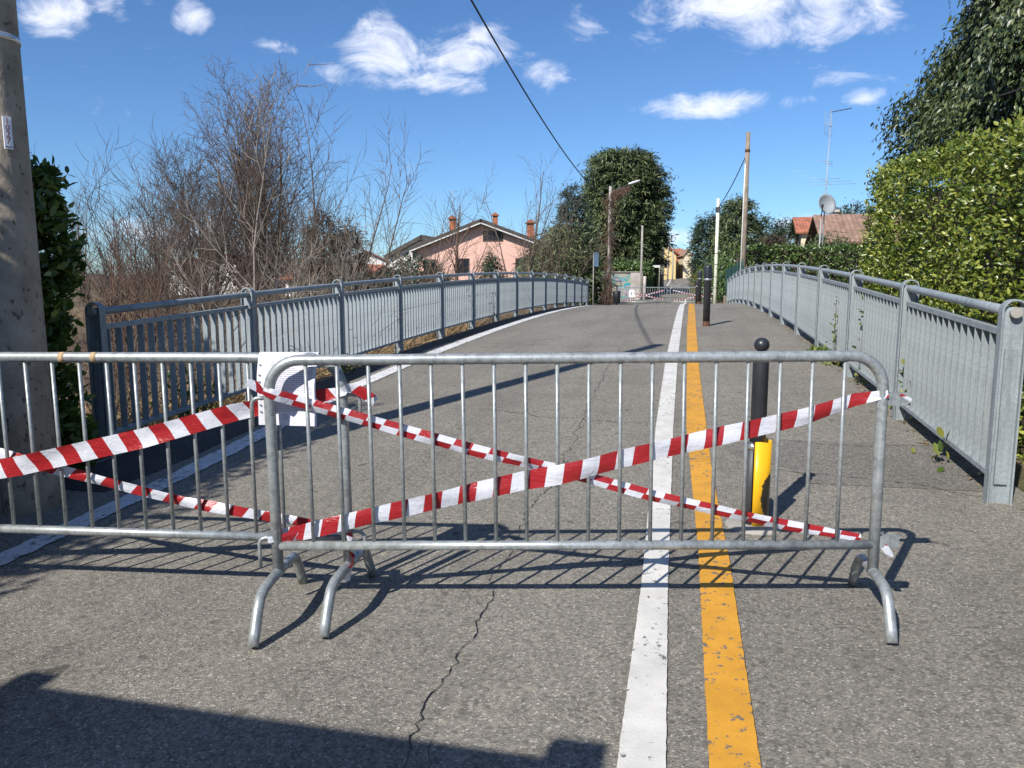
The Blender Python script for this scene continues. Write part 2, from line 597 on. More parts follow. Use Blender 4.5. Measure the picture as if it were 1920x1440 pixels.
class MB:
    def __init__(self):
        self.v, self.f, self.sm = [], [], []

    def quadbox(self, x0, x1, y0, y1, z0, z1, mtx=None):
        b = len(self.v)
        for z in (z0, z1):
            for x, y in ((x0, y0), (x1, y0), (x1, y1), (x0, y1)):
                p = Vector((x, y, z))
                self.v.append(mtx @ p if mtx is not None else p)
        for q in ((0, 3, 2, 1), (4, 5, 6, 7), (0, 1, 5, 4), (1, 2, 6, 5), (2, 3, 7, 6), (3, 0, 4, 7)):
            self.f.append(tuple(b + i for i in q))
            self.sm.append(False)
        return self

    def bar(self, a, b, w, h, up=Vector((0, 0, 1))):
        a, b = Vector(a), Vector(b)
        d = (b - a).normalized()
        x = d.cross(up)
        if x.length < 1e-4:
            x = d.cross(Vector((0, 1, 0)))
        x.normalize()
        y = x.cross(d).normalized()
        i = len(self.v)
        for p in (a, b):
            for sx, sy in ((-1, -1), (1, -1), (1, 1), (-1, 1)):
                self.v.append(p + x * (sx * w / 2) + y * (sy * h / 2))
        for q in ((3, 2, 1, 0), (4, 5, 6, 7), (0, 1, 5, 4), (1, 2, 6, 5), (2, 3, 7, 6), (3, 0, 4, 7)):
            self.f.append(tuple(i + k for k in q))
            self.sm.append(False)
        return self

    def tube(self, pts, r, n=10, caps=True):
        pts = [Vector(p) for p in pts]
        rs = r if isinstance(r, (list, tuple)) else [r] * len(pts)
        base = len(self.v)
        d0 = (pts[1] - pts[0]).normalized()
        x, y = frame_of(d0)
        prev = d0
        for i, p in enumerate(pts):
            if i == 0:
                d = d0
            elif i == len(pts) - 1:
                d = (pts[i] - pts[i - 1]).normalized()
            else:
                d = ((pts[i + 1] - pts[i]).normalized() + (pts[i] - pts[i - 1]).normalized()).normalized()
            q = prev.rotation_difference(d)
            x = q @ x
            y = q @ y
            prev = d
            for k in range(n):
                a = 2 * math.pi * k / n
                self.v.append(p + (x * math.cos(a) + y * math.sin(a)) * rs[i])
        for i in range(len(pts) - 1):
            for k in range(n):
                a, b = base + i * n + k, base + i * n + (k + 1) % n
                self.f.append((a, b, b + n, a + n))
                self.sm.append(True)
        if caps:
            self.f.append(tuple(base + k for k in reversed(range(n))))
            self.sm.append(False)
            e = base + (len(pts) - 1) * n
            self.f.append(tuple(e + k for k in range(n)))
            self.sm.append(False)
        return self

    def lathe(self, prof, n=24, c=(0, 0, 0)):
        """prof: (radius, z) pairs"""
        base = len(self.v)
        c = Vector(c)
        for r, z in prof:
            for k in range(n):
                a = 2 * math.pi * k / n
                self.v.append(c + Vector((r * math.cos(a), r * math.sin(a), z)))
        for i in range(len(prof) - 1):
            for k in range(n):
                a, b = base + i * n + k, base + i * n + (k + 1) % n
                self.f.append((a, b, b + n, a + n))
                self.sm.append(True)
        self.f.append(tuple(base + k for k in reversed(range(n))))
        self.f.append(tuple(base + (len(prof) - 1) * n + k for k in range(n)))
        self.sm += [False, False]
        return self

    def poly(self, pts, th):
        """prism: planar outline (list of Vector) extruded by vector th"""
        b = len(self.v)
        n = len(pts)
        self.v += [Vector(p) for p in pts] + [Vector(p) + Vector(th) for p in pts]
        self.f.append(tuple(b + i for i in reversed(range(n))))
        self.f.append(tuple(b + n + i for i in range(n)))
        self.sm += [False, False]
        for i in range(n):
            j = (i + 1) % n
            self.f.append((b + i, b + j, b + n + j, b + n + i))
            self.sm.append(False)
        return self

    def mesh(self, name):
        me = bpy.data.meshes.new(name)
        me.from_pydata([tuple(v) for v in self.v], [], self.f)
        me.polygons.foreach_set('use_smooth', np.array(self.sm, bool))
        me.update()
        return me

    def build(self, name, mat, parent=None):
        return link(name, self.mesh(name), mat, parent)


def tag(o, label=None, cat=None, group=None, kind=None):
    if label:
        o['label'] = label
    if cat:
        o['category'] = cat
    if group:
        o['group'] = group
    if kind:
        o['kind'] = kind
    return o


def thing(name, label, cat, loc=(0, 0, 0), rotz=0.0, group=None):
    o = bpy.data.objects.new(name, None)
    o.empty_display_size = .2
    col.objects.link(o)
    o.location = loc
    o.rotation_euler = (0, 0, rotz)
    return tag(o, label, cat, group)


def copy_tree(o, parent=None):
    c = o.copy()
    col.objects.link(c)
    c.parent = parent
    for ch in list(o.children):
        copy_tree(ch, c)
    return c


# --- leaves and twigs in bulk
LEAF_V = np.array([(0, 0, 0), (-.21, .34, .05), (.21, .34, .05), (0, .38, 0), (-.17, .70, .03), (.17, .70, .03), (0, 1, -.08)], np.float32)
LEAF_F = np.array([(0, 2, 3), (0, 3, 1), (3, 2, 5), (3, 5, 6), (3, 6, 4), (3, 4, 1)], np.int32)
SPRAY_V = np.array([(-.06, 0, 0), (.06, 0, 0), (.085, .5, .03), (-.085, .5, -.03), (0, 1, -.08)], np.float32)
SPRAY_F = np.array([(0, 1, 2), (0, 2, 3), (3, 2, 4)], np.int32)
BLADE_V = np.array([(-.018, 0, 0), (.018, 0, 0), (.012, .6, .05), (-.012, .6, .05), (0, 1, .2)], np.float32)


def nrm(a):
    return a / np.maximum(np.linalg.norm(a, axis=1, keepdims=True), 1e-6)


def frames(axis, facing):
    """rotation matrices: leaf y axis along `axis`, leaf z roughly `facing`"""
    y = nrm(axis)
    x = nrm(np.cross(y, facing))
    z = np.cross(x, y)
    return np.stack([x, y, z], axis=2)


def scatter(name, pos, axis, facing, size, mat, parent=None, TV=LEAF_V, TF=LEAF_F, wide=None):
    Rm = frames(axis, facing)
    T = np.repeat(TV[None], len(pos), 0) * size[:, None, None]
    if wide is not None:
        T[:, :, 0] *= wide[:, None]
    V = np.einsum('nij,nkj->nki', Rm, T) + pos[:, None, :]
    m = len(TV)
    F = (TF[None] + (np.arange(len(pos)) * m)[:, None, None]).reshape(-1, TF.shape[1])
    return bulk(name, V.reshape(-1, 3), F, mat, parent)


_leaf_me = {}


def leaf_parts(pos, axis, facing, size, mat, parent, wide):
    """single leaves as parts, sharing one mesh"""
    if mat not in _leaf_me:
        me = bpy.data.meshes.new('leaf')
        me.from_pydata([tuple(map(float, v)) for v in LEAF_V], [], [tuple(map(int, f)) for f in LEAF_F])
        me.materials.append(M[mat])
        _leaf_me[mat] = me
    Rm = frames(axis, facing)
    for i in range(len(pos)):
        o = bpy.data.objects.new('leaf', _leaf_me[mat])
        col.objects.link(o)
        o.parent = parent
        m = Matrix(Rm[i].tolist()).to_4x4()
        m.translation = Vector(pos[i].tolist())
        o.matrix_local = m @ Matrix.Diagonal((float(size[i] * wide[i]), float(size[i]), float(size[i]), 1))


def segs_mesh(name, segs, mat, parent=None, n=3):
    """segs (m,8): p0, p1, r0, r1"""
    S = np.asarray(segs, np.float64)
    p0, p1, r0, r1 = S[:, 0:3], S[:, 3:6], S[:, 6], S[:, 7]
    d = nrm(p1 - p0)
    up = np.where(np.abs(d[:, 2:3]) > .95, np.array([[1., 0, 0]]), np.array([[0, 0, 1.]]))
    x = nrm(np.cross(d, up))
    y = np.cross(x, d)
    a = 2 * np.pi * np.arange(n) / n
    ring = x[:, None, :] * np.cos(a)[None, :, None] + y[:, None, :] * np.sin(a)[None, :, None]
    V = np.concatenate([p0[:, None] + ring * r0[:, None, None], p1[:, None] + ring * r1[:, None, None]], 1)
    k = np.arange(n)
    q = np.stack([k, (k + 1) % n, (k + 1) % n + n, k + n], 1)
    F = (q[None] + (np.arange(len(S)) * 2 * n)[:, None, None]).reshape(-1, 4)
    return bulk(name, V.reshape(-1, 3), F, mat, parent, True)


def grow(out, p, d, length, r, lev, cfg, rnd):
    n = cfg['n'][lev]
    step = length / n
    kids = cfg['kids'][lev] if lev < len(cfg['kids']) else 0
    pts = [p.copy()]
    dirs = [d.copy()]
    rr = r
    for i in range(n):
        j = cfg['wob'][lev]
        d = (d + Vector((rnd.gauss(0, j), rnd.gauss(0, j), rnd.gauss(0, j) + cfg['up'][lev]))).normalized()
        q = p + d * step
        r2 = r * (1 - (i + 1) / n * cfg['taper'][lev])
        out[lev].append((*p, *q, rr, r2))
        p, rr = q, r2
        pts.append(p.copy())
        dirs.append(d.copy())
    if lev + 1 >= len(cfg['n']):
        return
    for k in range(kids):
        f = cfg['from'][lev] + (1 - cfg['from'][lev]) * (k + rnd.random()) / kids
        i = min(int(f * n), n - 1)
        fr = f * n - i
        b = pts[i].lerp(pts[i + 1], fr)
        x, y = frame_of(dirs[i])
        a = rnd.random() * 2 * math.pi
        ang = R(rnd.uniform(*cfg['ang'][lev]))
        nd = dirs[i] * math.cos(ang) + (x * math.cos(a) + y * math.sin(a)) * math.sin(ang)
        rb = r * (1 - f * cfg['taper'][lev])
        grow(out, b, nd.normalized(), length * rnd.uniform(*cfg['len'][lev]) * (1.25 - .6 * f), max(rb * cfg['rad'][lev], cfg['rmin']), lev + 1, cfg, rnd)


BARE = dict(n=[9, 6, 4, 3], kids=[13, 9, 6], wob=[.05, .10, .14, .16], up=[.03, .07, .05, .03], taper=[.85, .8, .7, .5],
            ang=[(22, 42), (25, 50), (25, 55)], len=[(.34, .52), (.34, .5), (.35, .55)], rad=[.45, .55, .6], rmin=.008, **{'from': [.18, .15, .15]})


def bare_tree(name, label, base, stems, mat, cfg=BARE, seed=1, group=None, cat='tree'):
    """stems: list of (direction, length, radius)"""
    rnd = random.Random(seed)
    out = [[] for _ in cfg['n']]
    t = thing(name, label, cat, base, 0, group)
    for d, ln, r in stems:
        o = Vector((rnd.gauss(0, r * 1.2), rnd.gauss(0, r * 1.2), -.15))
        grow(out, o, Vector(d).normalized(), ln, r, 0, cfg, rnd)
    segs_mesh('trunk', out[0], mat, t, 7)
    tag(segs_mesh('limbs', out[1], mat, t, 5), kind='stuff')
    tw = [s for l in out[2:] for s in l]
    tag(segs_mesh('crown', tw, mat, t, 3), kind='stuff')
    return t


def clumps(prof, zc, n_cl, per, sig, flat, rnd, droop=.35, shell=.55, layers=0):
    """points of a crown: prof(z01) gives the radius at relative height; returns pos, axis, facing (local)"""
    z = rnd.random(n_cl * 3)
    if layers:
        z = (np.floor(z * layers) + rnd.random(len(z)) ** 1.8 * .8) / layers
    rad = np.array([prof(a) for a in z])
    keep = rnd.random(len(z)) < rad / max(rad.max(), 1e-6)
    z, rad = z[keep][:n_cl], rad[keep][:n_cl]
    a = rnd.random(len(z)) * 2 * np.pi
    q = shell + (1 - shell) * np.sqrt(rnd.random(len(z)))
    if layers:
        li = np.floor(z * layers)
        q *= .90 + .20 * np.sin(li * 12.9 + 3 * a) + .14 * np.sin(li * 7.3 - 5 * a)
    q *= 1 + .10 * np.sin(3 * a + z * 9) + .07 * np.sin(7 * a - 13 * z)
    c = np.stack([np.cos(a) * rad * q, np.sin(a) * rad * q, zc[0] + z * (zc[1] - zc[0])], 1)
    C = np.repeat(c, per, 0)
    g = rnd.normal(size=(len(C), 3)) * sig * (0.6 + .8 * np.repeat(rnd.random(len(c)), per)[:, None])
    g[:, 2] *= flat
    outw = nrm(np.repeat(np.stack([np.cos(a), np.sin(a), np.zeros(len(a))], 1), per, 0))
    r2 = np.linalg.norm(g[:, :2], axis=1)
    g[:, 2] -= r2 * droop * .5
    pos = C + g
    axis = outw * .7 + rnd.normal(size=pos.shape) * .55
    axis[:, 2] -= droop
    facing = rnd.normal(size=pos.shape) * .6 + np.array([0, 0, 1.0]) + outw * .5
    return pos, axis, facing


def evergreen(name, label, base, height, z0, prof, mat, n_cl, per, sig, size, flat=.5, droop=.35, seed=3, trunk_r=.25, bark='bark_brown', group=None, TV=SPRAY_V, TF=SPRAY_F, shell=.55, cat='tree', layers=0):
    rnd = np.random.default_rng(seed)
    t = thing(name, label, cat, base, 0, group)
    m = MB().tube([(0, 0, -.2), (.05, .03, height * .5), (0, 0, height * .93)], [trunk_r, trunk_r * .6, trunk_r * .12], 8)
    rr = random.Random(seed)
    for i in range(16):
        h = z0 + (height - z0) * (i + .5) / 17
        a = i * 2.4
        rad = prof((h - z0) / (height - z0)) * .8
        m.tube([(0, 0, h - .25), (math.cos(a) * rad * .5, math.sin(a) * rad * .5, h), (math.cos(a) * rad, math.sin(a) * rad, h + .05)], [trunk_r * .3, trunk_r * .2, trunk_r * .06], 5)
    m.build('trunk', bark, t)
    pos, ax, fc = clumps(prof, (z0, height), n_cl, per, sig, flat, rnd, droop, shell, layers)
    sz = size * (.7 + .6 * rnd.random(len(pos)))
    f = scatter('crown', pos, ax, fc, sz, mat, t, TV, TF)
    tag(f, kind='stuff')
    return t


# ------------------------------------------------------------------ ground, road, markings
def build_ground():
    S = np.unique(np.concatenate([np.linspace(-120, -10, 12), np.arange(-10, 50, 1.0), np.linspace(50, 160, 45), np.linspace(170, 700, 24), np.linspace(800, 5000, 12)]))
    T = np.unique(np.concatenate([np.linspace(-3000, -200, 12), np.linspace(-190, -14, 30), np.arange(-14, -4, .5), np.array([-4.75, -4.4, 0, 1.9, 2.1]), np.arange(2.5, 8, .5), np.linspace(8, 190, 30), np.linspace(220, 3000, 12)]))
    V = []
    for s in S:
        for t in T:
            X, Y = xy(s, t)
            V.append((X, Y, terrain(s, t) - .06))
    nt = len(T)
    F = [(i * nt + j, i * nt + j + 1, (i + 1) * nt + j + 1, (i + 1) * nt + j) for i in range(len(S) - 1) for j in range(nt - 1)]
    tag(bulk('ground', np.array(V), np.array(F), 'ground_earth', None, True), kind='structure')


build_ground()


def sheet(name, s0, s1, ds, tl, tr, mat, h, parent=None, nt=2, ragged=0.0, seed=0, kind=None):
    """strip following the road surface between tl(s) and tr(s)"""
    rnd = random.Random(seed)
    n = max(2, int((s1 - s0) / ds) + 1)
    V, F = [], []
    for i in range(n):
        s = s0 + (s1 - s0) * i / (n - 1)
        a, b = tl(s), tr(s)
        for j in range(nt):
            k = j / (nt - 1)
            t = a + (b - a) * k
            if ragged and j in (0, nt - 1):
                t += rnd.uniform(-ragged, ragged)
            V.append(tuple(rp(s, t, h)))
    for i in range(n - 1):
        for j in range(nt - 1):
            F.append((i * nt + j, i * nt + j + 1, (i + 1) * nt + j + 1, (i + 1) * nt + j))
    o = bulk(name, np.array(V), np.array(F), mat, parent, True)
    if kind:
        tag(o, kind=kind)
    return o


def road_left(s):
    return -4.45 - 5.5 * sm(43, 46, s) * (1 - sm(56, 60, s)) + 1.0 * sm(60, 75, s)


def road_right(s):
    return 2.08 - .5 * sm(60, 80, s)


road = sheet('road', -14, 150, .4, road_left, road_right, 'asphalt', 0, None, 14, 0, 0, 'structure')
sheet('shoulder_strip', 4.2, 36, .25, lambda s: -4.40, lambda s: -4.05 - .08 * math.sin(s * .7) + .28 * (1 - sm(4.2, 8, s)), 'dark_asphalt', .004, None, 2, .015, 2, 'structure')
sheet('asphalt_patch', 5.18, 6.3, .04, lambda s: .55 + .25 * math.sin(s * 5) , lambda s: 2.0, 'stained_asphalt', .003, None, 6, .03, 4, 'structure')


def interp(tab):
    xs = [a for a, _ in tab]
    ys = [b for _, b in tab]
    return lambda s: float(np.interp(s, xs, ys))


WL = interp([(-14, -.14), (2, -.16), (3.4, -.17), (6.6, -.24), (10.3, -.27), (24.9, -.27), (150, -.27)])
WR = interp([(-14, 0), (2, -.02), (3.4, -.05), (6.6, -.09), (10.3, -.11), (24.9, -.10), (150, -.10)])
YL = interp([(-14, .12), (2, .10), (3.9, .09), (6.7, .02), (10.3, .01), (14.6, .0), (24.7, .03), (60, .05)])
YR = interp([(-14, .26), (2, .245), (3.7, .24), (5.4, .20), (9.5, .165), (14.6, .17), (24.5, .21), (60, .22)])
LL = interp([(-14, -2.9), (3.1, -3.47), (3.75, -3.54), (5.6, -3.70), (8.2, -3.90), (11, -3.95), (25, -3.95), (40, -4.0)])
LR = interp([(-14, -2.74), (3.0, -3.31), (3.7, -3.37), (5.5, -3.50), (8.2, -3.69), (11, -3.73), (25, -3.74), (40, -3.8)])
sheet('white_line', -13, 64, .03, WL, WR, 'white_paint', .008, None, 2, .0016, 5, 'structure')
sheet('yellow_line', -13, 46, .03, YL, YR, 'yellow_paint', .008, None, 2, .0016, 6, 'structure')
sheet('edge_line', -13, 41, .05, LL, LR, 'worn_white_paint', .008, None, 2, .009, 7, 'structure')
sheet('far_edge_line', 62, 118, 1, lambda s: -2.75, lambda s: -2.58, 'white_paint', .008, None, 2, 0, 0, 'structure')
sheet('far_kerb_line', 74, 118, 1, lambda s: .55 + .5 * sm(90, 70, s), lambda s: .73 + .5 * sm(90, 70, s), 'white_paint', .008, None, 2, 0, 0, 'structure')
sheet('stop_line', 100, 101.0, .5, lambda s: -2.4, lambda s: -.9, 'white_paint', .009, None, 2, 0, 0, 'structure')


def crack(pts, w, seed, amp=.03):
    rnd = random.Random(seed)
    P = [rp(s, t, .0045) for s, t in pts]
    fine = []
    for a, b in zip(P[:-1], P[1:]):
        n = max(2, int((b - a).length / .03))
        for i in range(n):
            fine.append(a.lerp(b, i / n))
    V, F = [], []
    off = 0
    for i, p in enumerate(fine):
        off = off * .85 + rnd.gauss(0, amp * .5)
        j = min(i + 1, len(fine) - 1)
        d = (fine[j] - fine[j - 1]).normalized()
        nn = Vector((d.y, -d.x, 0))
        ww = w * rnd.uniform(.25, 1.2) * min(1, (i + 1) / 6, (len(fine) - i) / 6)
        c = p + nn * off
        s, t = st(c.x, c.y)
        c.z = gz(s, t) + .0045
        V += [tuple(c - nn * ww), tuple(c + nn * ww)]
    F = [(2 * i, 2 * i + 1, 2 * i + 3, 2 * i + 2) for i in range(len(fine) - 1)]
    bulk('crack', np.array(V), np.array(F), 'black_plastic', road)


crack([(1.3, -.72), (2.0, -.76), (2.4, -.81), (3.2, -.82), (4.3, -.90), (5.24, -.86), (7.5, -.93), (9.8, -.98), (12, -1.0)], .0024, 3, .018)
crack([(2.1, -.73), (1.95, -.69), (1.6, -.62)], .0022, 4, .02)
crack([(7.1, -1.9), (6.9, -1.2), (6.75, -.6), (6.7, -.2)], .005, 5, .03)
crack([(6.5, .3), (6.35, .7), (6.2, 1.1), (6.25, 1.9)], .004, 6, .02)
crack([(5.5, .5), (5.4, 1.0), (5.25, 1.5), (5.0, 1.9)], .004, 8, .015)
crack([(12.6, -3.2), (12.3, -2.2), (12.1, -1.2), (12.2, .3), (12.0, 1.8)], .007, 9, .03)
crack([(11.6, .5), (11.4, 1.2), (11.3, 1.8)], .005, 10, .02)


# ------------------------------------------------------------------ bridge railings
POST_H = 1.22
RAIL_Z, MID_Z, BOT_Z = 1.145, 1.0, .17
NSLAT = 16


def post_mesh(end=False):
    m = MB()
    # outline in the plane across the rail (local x across, z up); band 60 mm deep along y
    r = .068
    pts_o, pts_i = [], []
    th = .010
    zc = POST_H - r
    pts_o.append((-r, -.05)), pts_i.append((-r + th, -.05))
    for k in range(13):
        a = math.pi - math.pi * k / 12
        pts_o.append((r * math.cos(a), zc + r * math.sin(a)))
        pts_i.append(((r - th) * math.cos(a), zc + (r - th) * math.sin(a)))
    pts_o.append((r, -.05)), pts_i.append((r - th, -.05))
    n = len(pts_o)
    d = .032
    b = len(m.v)
    for y in (-d, d):
        for (x, z) in pts_o:
            m.v.append(Vector((x, y, z)))
        for (x, z) in pts_i:
            m.v.append(Vector((x, y, z)))
    for i in range(n - 1):
        f0, f1 = b + i, b + i + 1
        g0, g1 = b + n + i, b + n + i + 1
        o = 2 * n
        for q in ((f0, f1, g1, g0), (f0 + o, g0 + o, g1 + o, f1 + o), (f0, f0 + o, f1 + o, f1), (g0, g1, g1 + o, g0 + o)):
            m.f.append(q)
            m.sm.append(False)
    # web plate inside the band
    m.quadbox(-r + th, r - th, -.006, .006, -.05, zc + .02)
    if end:
        m.quadbox(-.034, .034, -.024, -.008, .12, .93)
    return m.mesh('post')


def slat_mesh(h):
    return MB().quadbox(-.030, .030, -.004, .004, 0, h).mesh('slat')


post_me, endpost_me = post_mesh(), post_mesh(True)
for me in (post_me, endpost_me):
    me.materials.append(M['galvanised_rail'])
slat_me = slat_mesh(MID_Z - BOT_Z)
slat_me.materials.append(M['galvanised_rail'])


def railing(label, t, s0, pitch, npost):
    X, Y = xy(s0, t)
    root = thing('bridge_railing', label, 'railing', (X, Y, gz(s0, t)), -A_ROAD)
    inv = Matrix.Translation((X, Y, gz(s0, t))) @ Matrix.Rotation(-A_ROAD, 4, 'Z')
    inv.invert()

    def loc(s, h):
        return inv @ rp(s, t, h)
    for i in range(npost):
        o = bpy.data.objects.new('post', endpost_me if i in (0, npost - 1) else post_me)
        col.objects.link(o)
        o.parent = root
        o.location = loc(s0 + pitch * i, 0)
        if i == npost - 1:
            o.rotation_euler = (0, 0, math.pi)
    ends = [loc(s0 + pitch * i, RAIL_Z) for i in range(npost)]
    path = []
    for i in range(npost - 1):
        for k in range(4):
            path.append(loc(s0 + pitch * (i + k / 4), RAIL_Z))
    path.append(ends[-1])
    path[0] = path[0] + (path[0] - path[1]).normalized() * .036
    path[-1] = path[-1] + (path[-1] - path[-2]).normalized() * .036
    hr = MB().tube(path, .030, 14).build('handrail', 'galvanised_rail', root)
    for p, q in ((path[0], path[1]), (path[-1], path[-2])):
        d = (p - q).normalized()
        MB().tube([p + d * .0005, p + d * .014], .031, 14).build('end_cap', 'grey_concrete', hr)
    for i in range(npost - 1):
        sa, sb = s0 + pitch * i + .045, s0 + pitch * (i + 1) - .045
        a, b = loc(sa, 0), loc(sb, 0)
        pan = bpy.data.objects.new('panel', MB().bar(a + Vector((0, 0, MID_Z + .018)), b + Vector((0, 0, MID_Z + .018)), .062, .036).mesh('panel'))
        pan.data.materials.append(M['galvanised_rail'])
        col.objects.link(pan)
        pan.parent = root
        MB().bar(a + Vector((0, 0, BOT_Z - .015)), b + Vector((0, 0, BOT_Z - .015)), .070, .03).build('bottom_rail', 'galvanised_rail', pan)
        for k in range(NSLAT):
            f = (k + .5) / NSLAT
            o = bpy.data.objects.new('slat', slat_me)
            col.objects.link(o)
            o.parent = pan
            p = a.lerp(b, f)
            o.location = (p.x, p.y, p.z + BOT_Z - .002)
            o.rotation_euler = (0, 0, random.gauss(0, .02))
    return root


railing('galvanised slatted bridge railing running along the leafy trimmed hedge', 1.85, 4.97, 2.17, 16)
railing('galvanised slatted bridge railing with bare trees behind it', -4.55, 5.1, 2.15, 15)


# ------------------------------------------------------------------ crowd barriers
def make_barrier(name, label, group, L=2.49, n_bar=18, hooks_left=True, detail=True):
    t = thing(name, label, 'barrier', (0, 0, 0), 0, group)
    r, top, bot = .0225, 1.085, .30
    h = L / 2
    rc = .13
    seg = 14 if detail else 8
    path = [(-h, 0, .185), (-h, 0, .6), (-h, 0, top - rc)]
    for k in range(1, 9):
        a = math.pi - (math.pi / 2) * k / 8
        path.append((-h + rc + rc * math.cos(a), 0, top - rc + rc * math.sin(a)))
    for k in range(1, 6):
        path.append((-h + rc + (L - 2 * rc) * k / 6, 0, top))
    for k in range(0, 9):
        a = math.pi / 2 - (math.pi / 2) * k / 8
        path.append((h - rc + rc * math.cos(a), 0, top - rc + rc * math.sin(a)))
    path += [(h, 0, .6), (h, 0, .185)]
    MB().tube(path, r, seg).build('frame_tube', 'galvanised_tube', t)
    MB().tube([(-h + .012, 0, bot), (0, 0, bot), (h - .012, 0, bot)], r * .88, seg).build('bottom_rail', 'galvanised_tube', t)
    bar = MB().tube([(0, 0, bot + .012), (0, 0, .7), (0, 0, top - .012)], .0083, 8 if detail else 5).mesh('bar')
    bar.materials.append(M['galvanised_tube'])
    for k in range(n_bar):
        o = bpy.data.objects.new('bar', bar)
        col.objects.link(o)
        o.parent = t
        o.location = (-h + .155 + k * (L - .31) / (n_bar - 1), 0, 0)
    foot = MB().tube([(0, -.325, .012), (0, -.30, .058), (0, -.252, .135), (0, -.225, .165), (0, -.18, .182), (0, -.09, .186), (0, 0, .186),
                      (0, .09, .186), (0, .18, .182), (0, .225, .165), (0, .252, .135), (0, .30, .058), (0, .325, .012)], .0215, seg).mesh('foot')
    foot.materials.append(M['galvanised_tube'])
    for sx in (-1, 1):
        o = bpy.data.objects.new('foot', foot)
        col.objects.link(o)
        o.parent = t
        o.location = (sx * h, 0, 0)
    s = -1 if hooks_left else 1
    for z in (.93, .335):
        pts = [(s * (h + .015), 0, z)]
        for k in range(7):
            a = (math.pi / 2) * k / 6
            pts.append((s * (h + .045 + .03 * math.sin(a)), 0, z - .03 + .03 * math.cos(a)))
        pts.append((s * (h + .075), 0, z - .13))
        MB().tube(pts, .0085, 8).build('hook', 'galvanised_tube', t)
        m = MB()
        zz = z - .02
        m.quadbox(-s * (h + .016) - .0, -s * (h + .095), -.016, -.012, zz - .025, zz + .025)
        m.quadbox(-s * (h + .016) - .0, -s * (h + .095), .012, .016, zz - .025, zz + .025)
        m.quadbox(-s * (h + .092), -s * (h + .097), -.0118, .0118, zz - .0249, zz + .0249)
        m.build('lug', 'galvanised_tube', t)
    return t


def place(o, p0, p1, z0, z1):
    """stand a barrier between two foot centres"""
    c = (Vector(p0) + Vector(p1)) / 2
    o.location = (c.x, c.y, (z0 + z1) / 2)
    dx, dy = p1[0] - p0[0], p1[1] - p0[1]
    o.rotation_euler = (0, -math.atan2(z1 - z0, math.hypot(dx, dy)), math.atan2(dy, dx))


FB = make_barrier('crowd_barrier', 'steel crowd barrier crossed by striped tape, standing over the white and yellow lines', 'barriers closing the near end')
place(FB, (-.985, 3.075, 0), (1.50, 3.02, 0), gxy(-.985, 3.075), gxy(1.5, 3.02))
LB = make_barrier('crowd_barrier', 'steel crowd barrier with a paper notice, beside the concrete pole', 'barriers closing the near end', 2.49, 18, False)
ang = R(173.5)
lbr = (-.705, 3.15)
lbl = (lbr[0] + 2.49 * math.cos(ang), lbr[1] + 2.49 * math.sin(ang))
place(LB, lbl, lbr, gxy(*lbl), gxy(*lbr))
for lx in (-.02, .13):
    MB().tube([(lx, 0, 1.085), (lx + .028, 0, 1.085)], .0229, 14).build('rust_mark', 'rust_stain', LB)
for o in FB.children:
    if o.name.startswith('foot') and o.location.x > 0:
        o.rotation_euler = (0, 0, R(-9))
        o.scale = (1, .9, 1)
bpy.context.view_layer.update()


def far_barrier(label, x0, x1, Y):
    o = make_barrier('crowd_barrier', label, 'barriers closing the far end', 2.49, 18, True, False)
    place(o, (x0, Y), (x1, Y - .05), gxy(x0, Y), gxy(x1, Y - .05))
    return o


FY = 42.0
FB1 = far_barrier('distant crowd barrier with a small white notice beside the vine-covered pole', 6.05, 8.52, FY)
FB2 = far_barrier('distant crowd barrier crossing the yellow line, ending at the cream pole', 8.72, 11.2, FY)


bpy.context.view_layer.update()


